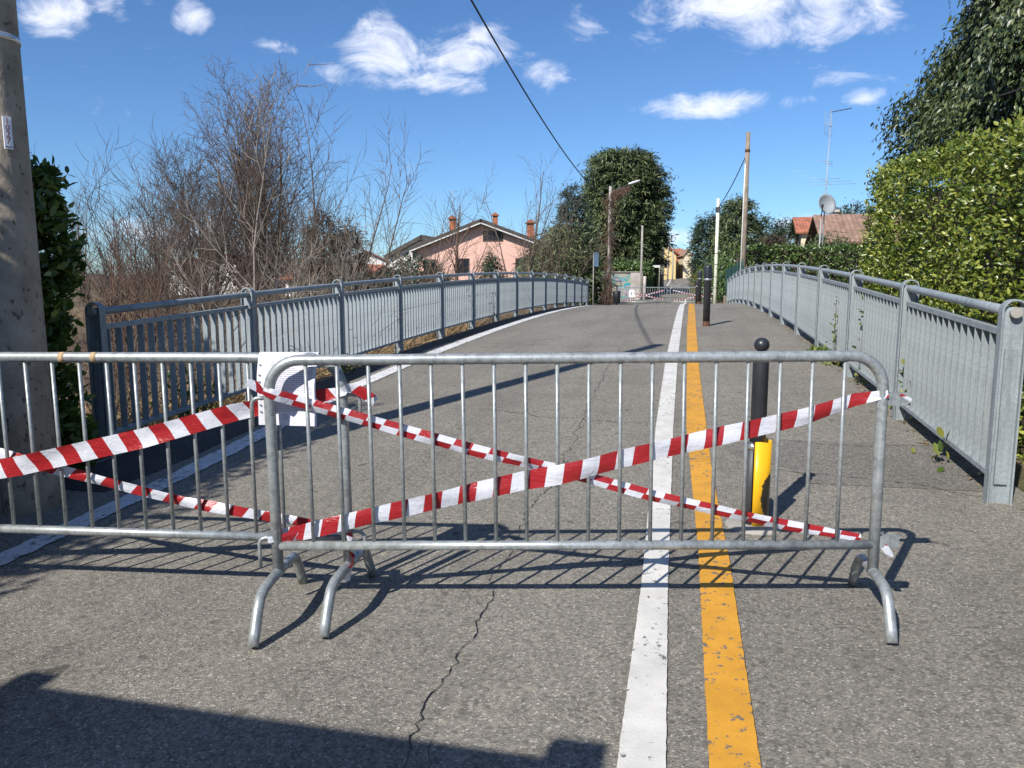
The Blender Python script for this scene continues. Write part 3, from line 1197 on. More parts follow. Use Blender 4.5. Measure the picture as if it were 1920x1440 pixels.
# ------------------------------------------------------------------ striped tapes
def ribbon(name, label, pts, width, cat='tape', up=Vector((0, 0, 1)), fold=False, phase=0.0, twist=None, seed=1, parent=None, slant=1.0, group=None):
    """tape through pts; width across `up`-ish direction; twist: list of angles per point (rad); width may be a list"""
    rnd = random.Random(seed)
    pts = [Vector(p) for p in pts]
    W = width if isinstance(width, list) else [width] * len(pts)
    tw = twist or [0.0] * len(pts)
    V, U = [], []
    u = phase
    vs = [0, .25, .5, .5, .75, 1] if fold else [0, .25, .5, .75, 1]
    cols = len(vs)
    fine = []
    for i in range(len(pts) - 1):
        ln = (pts[i + 1] - pts[i]).length
        n = max(2, int(ln / .035))
        for k in range(n):
            f = k / n
            fine.append((pts[i].lerp(pts[i + 1], f), W[i] + (W[i + 1] - W[i]) * f, tw[i] + (tw[i + 1] - tw[i]) * f))
    fine.append((pts[-1], W[-1], tw[-1]))
    for i, (p, w, a) in enumerate(fine):
        j = min(i + 1, len(fine) - 1)
        d = (fine[j][0] - fine[j - 1][0]).normalized()
        if i:
            u += (p - fine[i - 1][0]).length
        side = d.cross(up).normalized()
        acr = side.cross(d).normalized()
        q = Matrix.Rotation(a, 3, d)
        acr = q @ acr
        side = q @ side
        for k in range(cols):
            v = vs[k]
            bow = (.010 * math.sin(u * 7.3 + seed) + .006 * math.sin(u * 19 + seed * 2)) * (v - .5) + .004 * math.cos(math.pi * (v - .5)) + .003 * math.sin(u * 13 + v * 5)
            if fold:
                bow += .004 * (1 - abs(2 * v - 1))
            V.append(tuple(p + acr * ((v - .5) * w) + side * bow))
            uu = u + (.069 if fold and k >= 3 else 0)
            U.append((uu, (.5 * v if fold else v) * slant))
    F = []
    for i in range(len(fine) - 1):
        for k in range(cols - 1):
            if fold and k == 2:
                continue
            a = i * cols + k
            F.append((a, a + 1, a + cols + 1, a + cols))
    o = bulk(name, np.array(V), np.array(F), 'barrier_tape', parent, True, np.array(U))
    if parent is None:
        tag(o, label, cat, group)
    return o


def onb(b, x, z, y=0.0):
    """a point on a barrier, in its own frame"""
    return b.matrix_world @ Vector((x, y, z))


h = 1.245
ribbon('barrier_tape', 'striped tape rising from the foot of the nearer post to the lug beside the bollard',
       [onb(FB, -h - .02, .345, .03), onb(FB, -h + .10, .352, .018), onb(FB, -.2, .575, .016), onb(FB, -.06, .605, -.016), onb(FB, .05, .63, -.014), onb(FB, .2, .665, .014), onb(FB, .95, .838, .016), onb(FB, h - .10, .905, .02), onb(FB, h + .012, .935, -.024)],
       [.03, .066, .078, .082, .08, .076, .07, .052, .03], phase=.03, seed=3, slant=1.0)
ribbon('barrier_tape', 'folded striped tape falling from the knot by the notice to the bottom rail end',
       [onb(FB, -h - .015, .965, -.024), onb(FB, -h + .03, .945, -.02), onb(FB, -h + .09, .92, .018), onb(FB, -.4, .70, .022), onb(FB, -.05, .615, .024), onb(FB, .35, .50, .024), onb(FB, .9, .375, .02), onb(FB, h - .05, .325, .016)],
       [.03, .045, .052, .050, .048, .046, .044, .03], fold=True, phase=.1, seed=5)
ribbon('barrier_tape', 'wide striped tape slanting down across the barrier in front of the concrete pole',
       [onb(LB, h + .03, .95, -.03), onb(LB, h - .08, .928, -.017), onb(LB, h - .36, .875, -.016), onb(LB, h - .47, .853, -.026), onb(LB, .35, .735, -.03), onb(LB, -.25, .60, -.028), onb(LB, -.75, .52, -.026), onb(LB, -1.2, .40, -.026)],
       [.03, .055, .07, .076, .085, .088, .085, .08], phase=.02, seed=7)
ribbon('barrier_tape', 'narrow striped tape behind the bars falling towards the lower hook',
       [onb(LB, -1.2, .90, .02), onb(LB, -.42, .655, .02), onb(LB, -.1, .575, .022), onb(LB, .5, .44, .02), onb(LB, h - .15, .355, .018), onb(LB, h + .01, .335, -.026)],
       [.05, .05, .048, .046, .045, .03], fold=False, phase=.07, seed=9)


# loose ends and knots
def tail(label, b, pts, w, seed, phase):
    ribbon('tape_end', label, [onb(b, *p) for p in pts], w, 'tape', seed=seed, phase=phase, up=Vector((.3, 0, 1)))


tail('frayed pale tape end hanging from the lower hook', LB, [(h + .012, .34, -.03), (h + .03, .29, -.035), (h + .035, .22, -.04), (h + .005, .13, -.05)], [.02, .022, .03, .045], 11, .0)
tail('loose red and white tape end on the upper hook', LB, [(h + .01, .955, -.03), (h + .05, .965, -.03), (h + .10, .945, -.035), (h + .15, .905, -.03)], [.02, .04, .05, .045], 12, .18)
tail('short red tape end knotted above the notice edge', FB, [(-h - .02, .955, -.02), (-h - .045, .985, -.03), (-h - .075, 1.0, -.04)], [.02, .04, .03], 13, .13)
tail('white tape tip beside the upper lug', FB, [(h + .06, .93, -.02), (h + .085, .915, -.02), (h + .105, .905, -.02)], [.01, .02, .02], 14, .0)
tail('transparent tape scrap under the lower lug', FB, [(h + .03, .30, -.02), (h + .05, .275, -.02), (h + .07, .255, -.02)], [.03, .03, .008], 15, .02)
tail('short tape bridging the two lower hooks', FB, [(-h - .03, .335, -.026), (-h + .10, .338, .03), (-h + .22, .352, .06), (-h + .30, .34, .08)], [.02, .05, .05, .02], 16, .2)
for (a, b, c, d, ph, lb) in ((-1.1, .87, 1.1, .42, 0, 'distant tape falling from the tiny notice across the barrier'), (-1.15, .35, 1.1, .93, .1, 'distant tape rising across the barrier beside the tiny notice'), (-1.1, .35, -.1, .62, .05, 'short distant tape ending halfway below the tiny notice')):
    ribbon('barrier_tape', lb, [onb(FB1, a, b, .03), onb(FB1, (a + c) / 2, (b + d) / 2, .03), onb(FB1, c, d, .03)], .07, seed=20, phase=ph)
for (a, b, c, d, ph, lb) in ((-1.1, .93, 1.1, .46, 0, 'distant tape falling towards the cream pole over the yellow line'), (-1.1, .34, 1.1, .74, .1, 'distant tape rising towards the cream pole over the yellow line')):
    ribbon('barrier_tape', lb, [onb(FB2, a, b, .03), onb(FB2, (a + c) / 2, (b + d) / 2, .03), onb(FB2, c, d, .03)], .07, seed=21, phase=ph)


# ------------------------------------------------------------------ paper notice in a punched sleeve
def notice():
    x0, x1 = h - .350, h - .095
    root = thing('paper_notice', 'white printed notice in a punched plastic sleeve over the barrier rail', 'notice', onb(LB, x0, 1.085, 0), LB.rotation_euler.z)
    dz = 1.085

    def prof(k):
        # draped over the top tube, then hanging in front of the bars
        if k < .12:
            a = math.pi * .75 - (math.pi * .75) * (k / .12)
            return (.026 * -math.cos(math.pi - a) * 1.0, .026 * math.sin(a))
        q = (k - .12) / .88
        return (0, 0)
    V, U, F = [], [], []
    nz, nx = 26, 9
    rr = .0255
    arc = rr * math.pi * .9
    total = .352
    for i in range(nz):
        d = total * i / (nz - 1)
        if d < arc:
            a = math.pi * .9 - d / rr
            y, z = rr * math.sin(a - math.pi / 2) * 1.0, rr * math.cos(a - math.pi / 2)
            y = rr * math.sin(a - math.pi / 2)
        else:
            y, z = -rr, -(d - arc)
            y -= .020 * math.sin(min((d - arc) * 9, 1.6)) + .010 * (d - arc)
        for j in range(nx):
            f = j / (nx - 1)
            V.append((f * (x1 - x0), y - .005 * math.sin(f * 5 + d * 11) - .003 * math.sin(f * 13 - d * 31), z))
            U.append(((f - .16) / .84, 1 - d / total))
    for i in range(nz - 1):
        for j in range(nx - 1):
            F.append((i * nx + j, (i + 1) * nx + j, (i + 1) * nx + j + 1, i * nx + j + 1))
    V, U = np.array(V), np.array(U)
    F = np.array(F)
    jcol = F[:, 0] % nx

    def sub(f):
        used, inv = np.unique(f, return_inverse=True)
        return used, inv.reshape(f.shape)
    ui, fi = sub(F[jcol >= 1])
    bulk('sheet', V[ui], fi, 'printed_paper', root, True, U[ui])
    ui, fi = sub(F[jcol < 1])
    sl = bulk('sleeve_edge', V[ui], fi, 'plastic_sleeve', root, True)
    for k in range(7):
        d = .11 + .033 * k
        i = int(d / total * (nz - 1))
        p = V[i * nx] * .62 + V[i * nx + 1] * .38
        MB().tube([(p[0], p[1] - .0035, p[2]), (p[0], p[1] - .0045, p[2])], .004, 8).build('punch_hole', 'grey_print', sl)


notice()
small = thing('paper_notice', 'tiny white notice hung on the distant barrier', 'notice', onb(FB1, -.85, .95, -.03), 0)
MB().quadbox(0, .3, -.004, 0, -.40, .0).build('sheet', 'white_plate', small)
MB().quadbox(.12, .18, -.007, -.0045, -.28, -.12).build('print', 'blue_steel', small)


# ------------------------------------------------------------------ bollards
def near_bollard():
    X, Y = 1.365, 4.13
    t = thing('bollard', 'charcoal ball-topped bollard with a yellow half sleeve', 'bollard', (X, Y, gxy(X, Y)))
    MB().lathe([(.043, -.05), (.043, .94), (.040, .955), (.022, .965), (.018, .985)], 24).build('post', 'charcoal_paint', t)
    prof = [(.004, .978)] + [(.041 * math.sin(math.pi * (k + .5) / 14), 1.018 - .041 * math.cos(math.pi * (k + .5) / 14)) for k in range(1, 13)] + [(.003, 1.0585)]
    MB().lathe(prof, 24).build('ball_cap', 'charcoal_paint', t)

    def shell(a0, a1, r, z0, z1, th, name, mat, wave=0.0):
        m = MB()
        n = 22
        base = len(m.v)
        for i in range(n):
            a = R(a0 + (a1 - a0) * i / (n - 1))
            for rr in (r, r - th):
                rr += wave * math.sin(i * 1.3)
                m.v.append(Vector((rr * math.cos(a), rr * math.sin(a), z0)))
                m.v.append(Vector((rr * math.cos(a), rr * math.sin(a), z1 + .003 * math.sin(i * .8))))
        for i in range(n - 1):
            b = base + i * 4
            for q in ((b, b + 4, b + 5, b + 1), (b + 2, b + 3, b + 7, b + 6), (b + 1, b + 5, b + 7, b + 3), (b, b + 2, b + 6, b + 4)):
                m.f.append(q)
                m.sm.append(True)
        for b in (base, base + (n - 1) * 4):
            m.f.append((b, b + 1, b + 3, b + 2))
            m.sm.append(False)
        return m.build(name, mat, t)
    shell(-118, 84, .076, .0, .49, .003, 'yellow_guard', 'yellow_sleeve', .0008)
    shell(135, 236, .070, .02, .485, .003, 'grey_guard', 'dark_zinc')
    m = shell(150, 238, .0735, .445, .475, .002, 'clamp_band', 'chrome_band')
    X2, Y2 = X, Y
    MB().lathe([(.17, -.01), (.15, .012), (.06, .018)], 20).build('mortar_base', 'grey_concrete', t)


near_bollard()


def tall_bollard(label, s, t_, band=True):
    p = rp(s, t_)
    t = thing('bollard', label, 'bollard', p, 0, 'bollards beside the yellow line')
    MB().lathe([(.070, .0), (.070, .89), (.074, .90), (.074, .905)], 20).build('post', 'charcoal_paint', t)
    MB().lathe([(.0705, -.06), (.0715, .0), (.0715, .075), (.0705, .09)], 20).build('rusted_base', 'rusty_iron', t)
    MB().lathe([(.076, .905), (.077, .91), (.077, .935), (.076, .94)], 20).build('band', 'chrome_band', t)
    MB().lathe([(.078, .94), (.080, .95), (.080, 1.16), (.072, 1.19), (.04, 1.205)], 20).build('head', 'charcoal_paint', t)


tall_bollard('tall charcoal bollard with a rusted foot, casting a shadow on the crest', 15.6, .37)
tall_bollard('tall charcoal bollard just past the crest of the bridge', 28.6, .40)
tall_bollard('tall charcoal bollard nearest the distant barrier', 38.5, .42)


# ------------------------------------------------------------------ concrete pole, plate, cable
POLE = Vector((-3.05, 4.66, 0))


def near_pole():
    z0 = gxy(POLE.x, POLE.y) - .04
    t = thing('utility_pole', 'weathered concrete utility pole carrying a number plate', 'pole', (POLE.x, POLE.y, z0))
    n = 9
    MB().lathe([(.165 - .062 * k / (n - 1), 8.3 * k / (n - 1) - (.1 if k == 0 else 0)) for k in range(n)], 28).build('shaft', 'pole_concrete', t)
    # plinth collar low on the pole
    MB().lathe([(.175, -.1), (.175, .30), (.168, .318), (.160, .32)], 28).build('collar', 'pole_concrete', t)
    MB().tube([(-.10, -.17, -.1), (-.10, -.165, .6), (-.09, -.155, 1.3), (-.085, -.15, 2.0), (-.08, -.145, 3.6)], .034, 12).build('conduit', 'grey_concrete', t)
    for z in (2.86,):
        rr = .165 - .062 * z / 8.3 + .003
        MB().lathe([(rr, z - .018), (rr + .003, z - .017), (rr + .003, z + .017), (rr, z + .018)], 28).build('band', 'chrome_band', t)
    # number plate faces the camera side of the pole
    zc = 2.31
    rr = .165 - .062 * zc / 8.3
    a = R(-41)
    mt = Matrix.Translation((math.cos(a) * (rr + .010), math.sin(a) * (rr + .010), zc)) @ Matrix.Rotation(a + math.pi / 2, 4, 'Z')
    pl = MB().quadbox(-.022, .022, -.004, .008, -.092, .092, mt).build('number_plate', 'white_plate', t)
    for ch, dz in (('1', .064), ('0', .026), ('2', -.010), ('7', -.047)):
        cu = bpy.data.curves.new('digit', 'FONT')
        cu.body = ch
        cu.size = .048
        cu.extrude = .0008
        cu.align_x = 'CENTER'
        cu.align_y = 'CENTER'
        tmp = bpy.data.objects.new('digit_tmp', cu)
        col.objects.link(tmp)
        bpy.context.view_layer.update()
        me = bpy.data.meshes.new_from_object(tmp.evaluated_get(bpy.context.evaluated_depsgraph_get()))
        bpy.data.objects.remove(tmp)
        me.materials.clear()
        o = link('digit', me, 'dark_red_print', pl)
        o.matrix_local = mt @ Matrix.Translation((0, -.0055, dz)) @ Matrix.Rotation(R(90), 4, 'X')
    MB().quadbox(-.018, .018, -.0055, -.0045, -.082, -.076, mt).build('small_print', 'grey_print', pl)
    MB().tube([(0, -.1, 8.0), (0, -.25, 8.0)], .012, 8).build('cable_hook', 'dark_zinc', t)
    return t


near_pole()


def cable(label, a, b, sag, r, n=40, twist=True):
    pts = []
    for i in range(n + 1):
        u = i / n
        p = Vector(a).lerp(Vector(b), u)
        p.z -= 4 * sag * u * (1 - u)
        pts.append(p)
    o = MB().tube(pts, r, 6).build('overhead_cable', 'black_cable')
    tag(o, label, 'cable')


LAMP = Vector(pix(1140, 372, 49.0))
cable('thick black overhead cable sagging from the concrete pole to the lamp pole', (POLE.x, POLE.y - .2, 8.0), LAMP, 1.15, .022, 60)


# ------------------------------------------------------------------ leafy hedges
def hedge(name, label, pts_fn, area_n, mat, size, cam_pick, lsize=(.7, 1.3), core=None, rnd=None, nparts=300, out_jit=.09):
    """pts_fn(n) -> pos, normal of the clipped surface (world coords)"""
    root = thing(name, label, 'hedge', core[0])
    base = np.array(core[0])
    P, Nn = pts_fn(area_n)
    depth = np.abs(rnd.normal(size=len(P))) * out_jit
    hol = np.sin(P[:, 0] * 9 + P[:, 2] * 5) * np.sin(P[:, 1] * 7 - P[:, 2] * 8 + 1) * np.sin(P[:, 2] * 11 + P[:, 1] * 4)
    depth += np.clip(hol, 0, 1) * out_jit * 2.2
    P = P - Nn * depth[:, None] + rnd.normal(size=P.shape) * .02
    ax = Nn * .55 + rnd.normal(size=P.shape) * .75
    ax[:, 2] += .25
    fc = Nn * .8 + rnd.normal(size=P.shape) * .75 + np.array([0, 0, .4])
    sz = size * (lsize[0] + (lsize[1] - lsize[0]) * rnd.random(len(P)))
    wd = .8 + .5 * rnd.random(len(P))
    pick = np.zeros(len(P), bool)
    if nparts:
        sc = cam_pick(P) + depth * 3
        idx = np.argsort(sc)[:nparts * 3]
        idx = rnd.permutation(idx)[:nparts]
        pick[idx] = True
        leaf_parts(P[pick] - base, ax[pick], fc[pick], sz[pick] * 1.08, mat, root, wd[pick])
    k = ~pick
    f = scatter('foliage', P[k] - base, ax[k], fc[k], sz[k], mat, root, wide=wd[k])
    tag(f, kind='stuff')
    m = MB()
    for b in core[1]:
        m.v += [Vector(v) - Vector(core[0]) for v in b]
        i = len(m.v) - 8
        for q in ((0, 3, 2, 1), (4, 5, 6, 7), (0, 1, 5, 4), (1, 2, 6, 5), (2, 3, 7, 6), (3, 0, 4, 7)):
            m.f.append(tuple(i + j for j in q))
            m.sm.append(False)
    m.build('branch_core', 'bark_brown', root)
    return root


def box_st(s0, s1, t0, t1, z0, z1):
    out = []
    for z in (z0, z1):
        for s, t in ((s0, t0), (s1, t0), (s1, t1), (s0, t1)):
            X, Y = xy(s, t)
            out.append((X, Y, z))
    return out


def in_frame_pick(P):
    """distance to the camera; points outside the picture pushed back"""
    p = R(7.6)
    z = P[:, 2] - CAM_H
    d = P[:, 1] * math.cos(p) - z * math.sin(p)
    x = P[:, 0] / np.maximum(d, .1)
    y = (z * math.cos(p) + P[:, 1] * math.sin(p)) / np.maximum(d, .1)
    bad = (d < .3) | (np.abs(x) > .66) | (np.abs(y) > .5)
    return np.linalg.norm(P - np.array([0, 0, CAM_H]), axis=1) + bad * 1000.


def st_arr(s, t):
    return np.stack([s * SA + t * CA, s * CA - t * SA], 1)


def right_hedge_pts(n):
    rnd = np.random.default_rng(21)
    s0, s1, tf = 3.2, 12.1, 2.45

    def top(s):
        return 2.62 + .062 * (s - 6)
    n1 = int(n * .70)
    s = s0 + (s1 - s0) * rnd.random(n1)
    z = -.05 + (top(s) + .05) * rnd.random(n1)
    bulge = .06 * np.sin(s * 1.7 + z * 1.3) + .05 * np.sin(s * 4.1 - z * 2.2)
    a = st_arr(s, tf - bulge + .09 * np.clip((z - top(s) + .2) / .2, 0, 1) ** 2)
    P1 = np.concatenate([a, z[:, None]], 1)
    N1 = np.repeat(np.array([[-CA, SA, .12]]), n1, 0)
    n2 = int(n * .20)
    s = s0 + (s1 - s0) * rnd.random(n2)
    w = 1.3 * rnd.random(n2)
    z = top(s) + .05 * np.sin(s * 3) + .04 * np.sin(s * 7.7 + w * 5)
    P2 = np.concatenate([st_arr(s, tf + .05 + w), z[:, None]], 1)
    N2 = np.repeat(np.array([[-.2, -.1, 1.]]), n2, 0)
    n3 = n - n1 - n2
    w = 1.3 * rnd.random(n3)
    z = 3.0 * rnd.random(n3)
    P3 = np.concatenate([st_arr(np.full(n3, s1) + .05 * np.sin(z * 4), tf + w), z[:, None]], 1)
    N3 = np.repeat(np.array([[SA, CA, .1]]), n3, 0)
    return np.concatenate([P1, P2, P3]), nrm(np.concatenate([N1, N2, N3]))


X0, Y0 = xy(7.5, 3.1)
hedge('laurel_hedge', 'tall bright green clipped laurel hedge behind the galvanised railing', right_hedge_pts, 70000, 'laurel_leaf', .053, in_frame_pick,
      core=((X0, Y0, .1), [box_st(3.4, 11.75, 2.88, 3.7, -.1, 2.5)]), rnd=np.random.default_rng(5), out_jit=.075)


def left_hedge_pts(n):
    rnd = np.random.default_rng(22)
    P, Nn = [], []
    n1 = int(n * .32)                     # road side
    s = -6 + 10.7 * rnd.random(n1)
    top = np.where(s > 3.75, 2.20, 3.55)
    face = np.where(s > 3.75, -4.34, -4.62)
    z = top * rnd.random(n1)
    P.append(np.concatenate([st_arr(s, face + .06 * np.sin(s * 3 + z * 4)), z[:, None]], 1))
    Nn.append(np.repeat(np.array([[CA, -SA, .1]]), n1, 0))
    n2 = int(n * .38)                     # end face beside the railing
    w = rnd.random(n2)
    z = 2.2 * rnd.random(n2)
    P.append(np.concatenate([st_arr(4.7 + .07 * np.sin(z * 5 + w * 6), -4.34 - 1.3 * w), z[:, None]], 1))
    Nn.append(np.repeat(np.array([[SA, CA, .1]]), n2, 0))
    n4 = int(n * .12)                     # near face of the lower end
    w = rnd.random(n4)
    z = 2.2 * rnd.random(n4)
    P.append(np.concatenate([st_arr(np.full(n4, 3.75), -4.34 - .4 * w), z[:, None]], 1))
    Nn.append(np.repeat(np.array([[-SA, -CA, .1]]), n4, 0))
    n3 = n - n1 - n2 - n4                 # top
    s = -6 + 10.7 * rnd.random(n3)
    w = rnd.random(n3)
    z = np.where(s > 3.75, 2.20, 3.55) + .05 * np.sin(s * 5 + w * 4)
    P.append(np.concatenate([st_arr(s, np.where(s > 3.75, -4.34, -4.62) - 1.3 * w), z[:, None]], 1))
    Nn.append(np.repeat(np.array([[0, 0, 1.]]), n3, 0))
    return np.concatenate(P), nrm(np.concatenate(Nn))


X0, Y0 = xy(1, -5.1)
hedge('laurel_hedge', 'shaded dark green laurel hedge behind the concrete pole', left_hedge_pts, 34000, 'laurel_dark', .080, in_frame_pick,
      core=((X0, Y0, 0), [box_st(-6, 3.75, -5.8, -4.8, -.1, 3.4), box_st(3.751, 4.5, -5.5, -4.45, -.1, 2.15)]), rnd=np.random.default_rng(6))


def mid_hedge_pts(n):
    rnd = np.random.default_rng(23)
    n1 = int(n * .8)
    x = 11.9 + 9.5 * rnd.random(n1)
    z = 3.3 * rnd.random(n1)
    P1 = np.stack([x, 40 - .03 * (x - 12) + .1 * np.sin(x * 3 + z * 2), z], 1)
    N1 = np.repeat(np.array([[0, -1., .1]]), n1, 0)
    n2 = n - n1
    x = 11.9 + 9.5 * rnd.random(n2)
    P2 = np.stack([x, 40 + 1.4 * rnd.random(n2), 3.3 + .06 * np.sin(x * 4)], 1)
    N2 = np.repeat(np.array([[0, -.2, 1.]]), n2, 0)
    return np.concatenate([P1, P2]), nrm(np.concatenate([N1, N2]))


hedge('clipped_hedge', 'long level-topped clipped hedge below the satellite dish', mid_hedge_pts, 9000, 'hedge_leaf', .17, in_frame_pick,
      core=((16.5, 41, -.1), [[(12.1, 40.35, -.3), (21.3, 40.1, -.3), (21.3, 41.4, -.3), (12.1, 41.4, -.3), (12.1, 40.35, 3.1), (21.3, 40.1, 3.1), (21.3, 41.4, 3.1), (12.1, 41.4, 3.1)]]),
      rnd=np.random.default_rng(8), nparts=0, out_jit=.16)


# broadleaf evergreen towering over the right hedge
def big_evergreen():
    rnd = np.random.default_rng(31)
    base = Vector((13.0, 14.6, 0))
    t = thing('evergreen_tree', 'tall dark broadleaf evergreen tree with drooping leaves above the laurel hedge', 'tree', base)
    z0, z1 = 3.8, 12.5

    def prof(a):
        return float(np.interp(a, [0, .06, .2, .45, .75, 1], [4.2, 5.0, 4.75, 3.9, 2.4, .2]))
    m = MB().tube([(0, 0, -.2), (.1, 0, 4), (0, .1, 11.5)], [.32, .26, .05], 10)
    for i in range(26):
        hgt = z0 + .3 + i * .34
        a = i * 2.399
        rad = prof((hgt - z0) / (z1 - z0)) * .85
        m.tube([(0, 0, hgt - .5), (math.cos(a) * rad * .5, math.sin(a) * rad * .5, hgt + .1), (math.cos(a) * rad, math.sin(a) * rad, hgt)], [.09, .06, .015], 6)
    m.build('trunk', 'bark_grey', t)
    n_cl, per = 4200, 28
    z = rnd.random(n_cl * 5)
    rad = np.array([prof(a) for a in z])
    keep = rnd.random(len(z)) < rad / 5.0 * np.where(z > .45, .22, 1)
    z, rad = z[keep][:n_cl], rad[keep][:n_cl]
    a = R(215) + rnd.normal(size=len(z)) * 1.0          # fuller on the side facing the camera
    q = (.66 + .34 * np.sqrt(rnd.random(len(z)))) * (1 + .08 * np.sin(5 * a + 11 * z) + .05 * np.sin(9 * a - 21 * z))
    c = np.stack([np.cos(a) * rad * q, np.sin(a) * rad * q, z0 + z * (z1 - z0)], 1)
    C = np.repeat(c, per, 0)
    pos = C + rnd.normal(size=C.shape) * np.array([.17, .17, .15])
    outw = np.repeat(np.stack([np.cos(a), np.sin(a), 0 * a], 1), per, 0)
    ax = rnd.normal(size=pos.shape) * .45 + outw * .45 + np.array([0, 0, -.95])
    fc = outw + rnd.normal(size=pos.shape) * .5 + np.array([0, 0, .3])
    sz = .118 * (.7 + .6 * rnd.random(len(pos)))
    wd = .75 + .3 * rnd.random(len(pos))
    sc = in_frame_pick(pos + np.array(base))
    idx = rnd.permutation(np.argsort(sc)[:1500])[:300]
    pick = np.zeros(len(pos), bool)
    pick[idx] = True
    leaf_parts(pos[pick], ax[pick], fc[pick], sz[pick], 'evergreen_leaf', t, wd[pick])
    tag(scatter('crown', pos[~pick], ax[~pick], fc[~pick], sz[~pick], 'evergreen_leaf', t, wide=wd[~pick]), kind='stuff')


big_evergreen()
cable('grey service cable in front of the broadleaf evergreen tree', pix(1868, 182, 10.0), pix(2100, 60, 9.0), .08, .012, 12)


# ------------------------------------------------------------------ bare trees and scrub beyond the left railing
def tz(X, Y):
    return terrain(*st(X, Y)) - .06


def fan(n, spread, lean, lmin, lmax, r, seed):
    rnd = random.Random(seed)
    out = []
    for i in range(n):
        a = rnd.uniform(0, 2 * math.pi)
        q = spread * rnd.uniform(.3, 1)
        out.append(((math.cos(a) * q + lean[0], math.sin(a) * q + lean[1], 1), rnd.uniform(lmin, lmax), r * rnd.uniform(.6, 1.1)))
    return out


def spot(px, Y):
    X = (px - 960) / 1420 * Y * .99
    return (X, Y, tz(X, Y))


BIG = dict(BARE, n=[10, 7, 5, 3], kids=[13, 8, 6], rmin=.009, rad=[.5, .6, .65])
bare_tree('bare_tree', 'largest bare tree with a tall dense domed crown of purple-brown twigs', spot(490, 33), fan(8, .30, (.0, 0), 7.2, 9.8, .17, 3), 'bark_grey', BIG, 11)
bare_tree('bare_tree', 'bare tree with spreading upright limbs beside the tallest bare crown', spot(400, 30), fan(6, .40, (-.12, 0), 5.5, 7.4, .11, 4), 'bark_brown', BARE, 12)
SH = dict(BARE, n=[9, 5, 4], kids=[11, 7], wob=[.05, .10, .14], **{'from': [.22, .2, .1]}, len=[(.25, .42), (.35, .5)])
SHK = dict(BARE, n=[9, 6, 4], kids=[11, 6], rmin=.006)
bare_tree('bare_shrub', 'many-stemmed bare shrub fanning out next to the shaded laurel hedge', spot(255, 17), fan(16, .42, (-.05, 0), 3.4, 5.2, .035, 5), 'bark_brown', SHK, 13, cat='shrub')
bare_tree('bare_shrub', 'tangled many-stemmed bare shrub between the laurel hedge and the tallest bare tree', spot(345, 20), fan(14, .42, (-.1, 0), 3.8, 5.6, .04, 6), 'bark_grey', SHK, 14, cat='shrub')
bare_tree('bare_shrub', 'dark bare shrub arching in front of the tallest bare tree', spot(545, 19), fan(12, .45, (0, 0), 4.0, 6.0, .035, 7), 'bark_brown', SHK, 15, cat='shrub')
bare_tree('bare_tree', 'slender bare sapling with pale whitish stem near the railing', spot(482, 13.5), [((-.03, 0, 1), 5.2, .035), ((.35, .1, 1), 3.2, .02), ((-.5, .2, 1), 3.0, .02)], 'bark_pale', SH, 16)
bare_tree('bare_tree', 'open bare tree with seed tufts leaning towards the pink house', spot(655, 21), [((-.18, 0, 1), 7.6, .05), ((.42, .1, 1), 6.2, .05), ((.05, .1, 1), 6.6, .05), ((.75, 0, 1), 5.8, .035), ((-.4, .2, 1), 5, .03)], 'bark_grey', SH, 17)
bare_tree('bare_shrub', 'low bare shrub arching beside the brown conifer', spot(600, 17), fan(10, .6, (.1, 0), 2.6, 4.0, .025, 9), 'bark_pale', SHK, 18, cat='shrub')
bare_tree('bare_tree', 'thin bare tree in front of the dark gabled roof', spot(735, 30), [((0, 0, 1), 4.6, .05), ((.3, 0, 1), 3.6, .03), ((-.3, .1, 1), 3.4, .03)], 'bark_grey', SH, 19)
bare_tree('bare_tree', 'thin bare tree over the left eave of the pink house', spot(790, 34), [((.05, 0, 1), 6.0, .05), ((.35, 0, 1), 5.5, .04), ((-.3, .1, 1), 5.0, .04)], 'bark_grey', SH, 20)
bare_tree('bare_tree', 'pruned bare tree before the left wall of the pink house', spot(850, 44), [((0, 0, 1), 6.2, .16), ((.5, 0, 1), 4.8, .07), ((-.4, .1, 1), 4.4, .07)], 'vine_brown', SH, 21)
bare_tree('bare_tree', 'bare tree rising past the right chimney of the pink house', spot(975, 44), [((.0, 0, 1), 8.0, .10), ((.35, 0, 1), 7.4, .06), ((-.35, .1, 1), 7.2, .06), ((.1, .3, 1), 6.5, .05)], 'bark_grey', SH, 22)
bare_tree('bare_shrub', 'arching bare shrub beside the blue-grey fir', spot(1035, 36), fan(8, .55, (.05, 0), 3.0, 5.2, .03, 10), 'bark_grey', SHK, 23, cat='shrub')
bare_tree('bare_tree', 'faint bare tree behind the concrete pole and hedge', spot(15, 34), fan(5, .3, (0, 0), 5.4, 7.4, .1, 12), 'bark_grey', BARE, 24)
bare_tree('bare_shrub', 'bare brushwood shrub in the gap after the hedge end', spot(190, 12.5), fan(10, .5, (0, 0), 2.2, 3.6, .02, 14), 'vine_brown', SHK, 26, cat='shrub')
bare_tree('bare_shrub', 'low brown bare shrub below the white house', spot(420, 16), fan(11, .7, (0, 0), 2.4, 3.6, .022, 15), 'bark_grey', SHK, 27, cat='shrub')
for i, px in enumerate((150, 230, 310, 560, 620)):
    bare_tree('bare_tree', 'far bare tree in the brown row behind the scrub', spot(px, 60 + 5 * (i % 3)), fan(4, .3, (0, 0), 6.5, 9, .11, 40 + i), 'bark_grey', SHK, 60 + i, 'far bare trees behind the scrub')


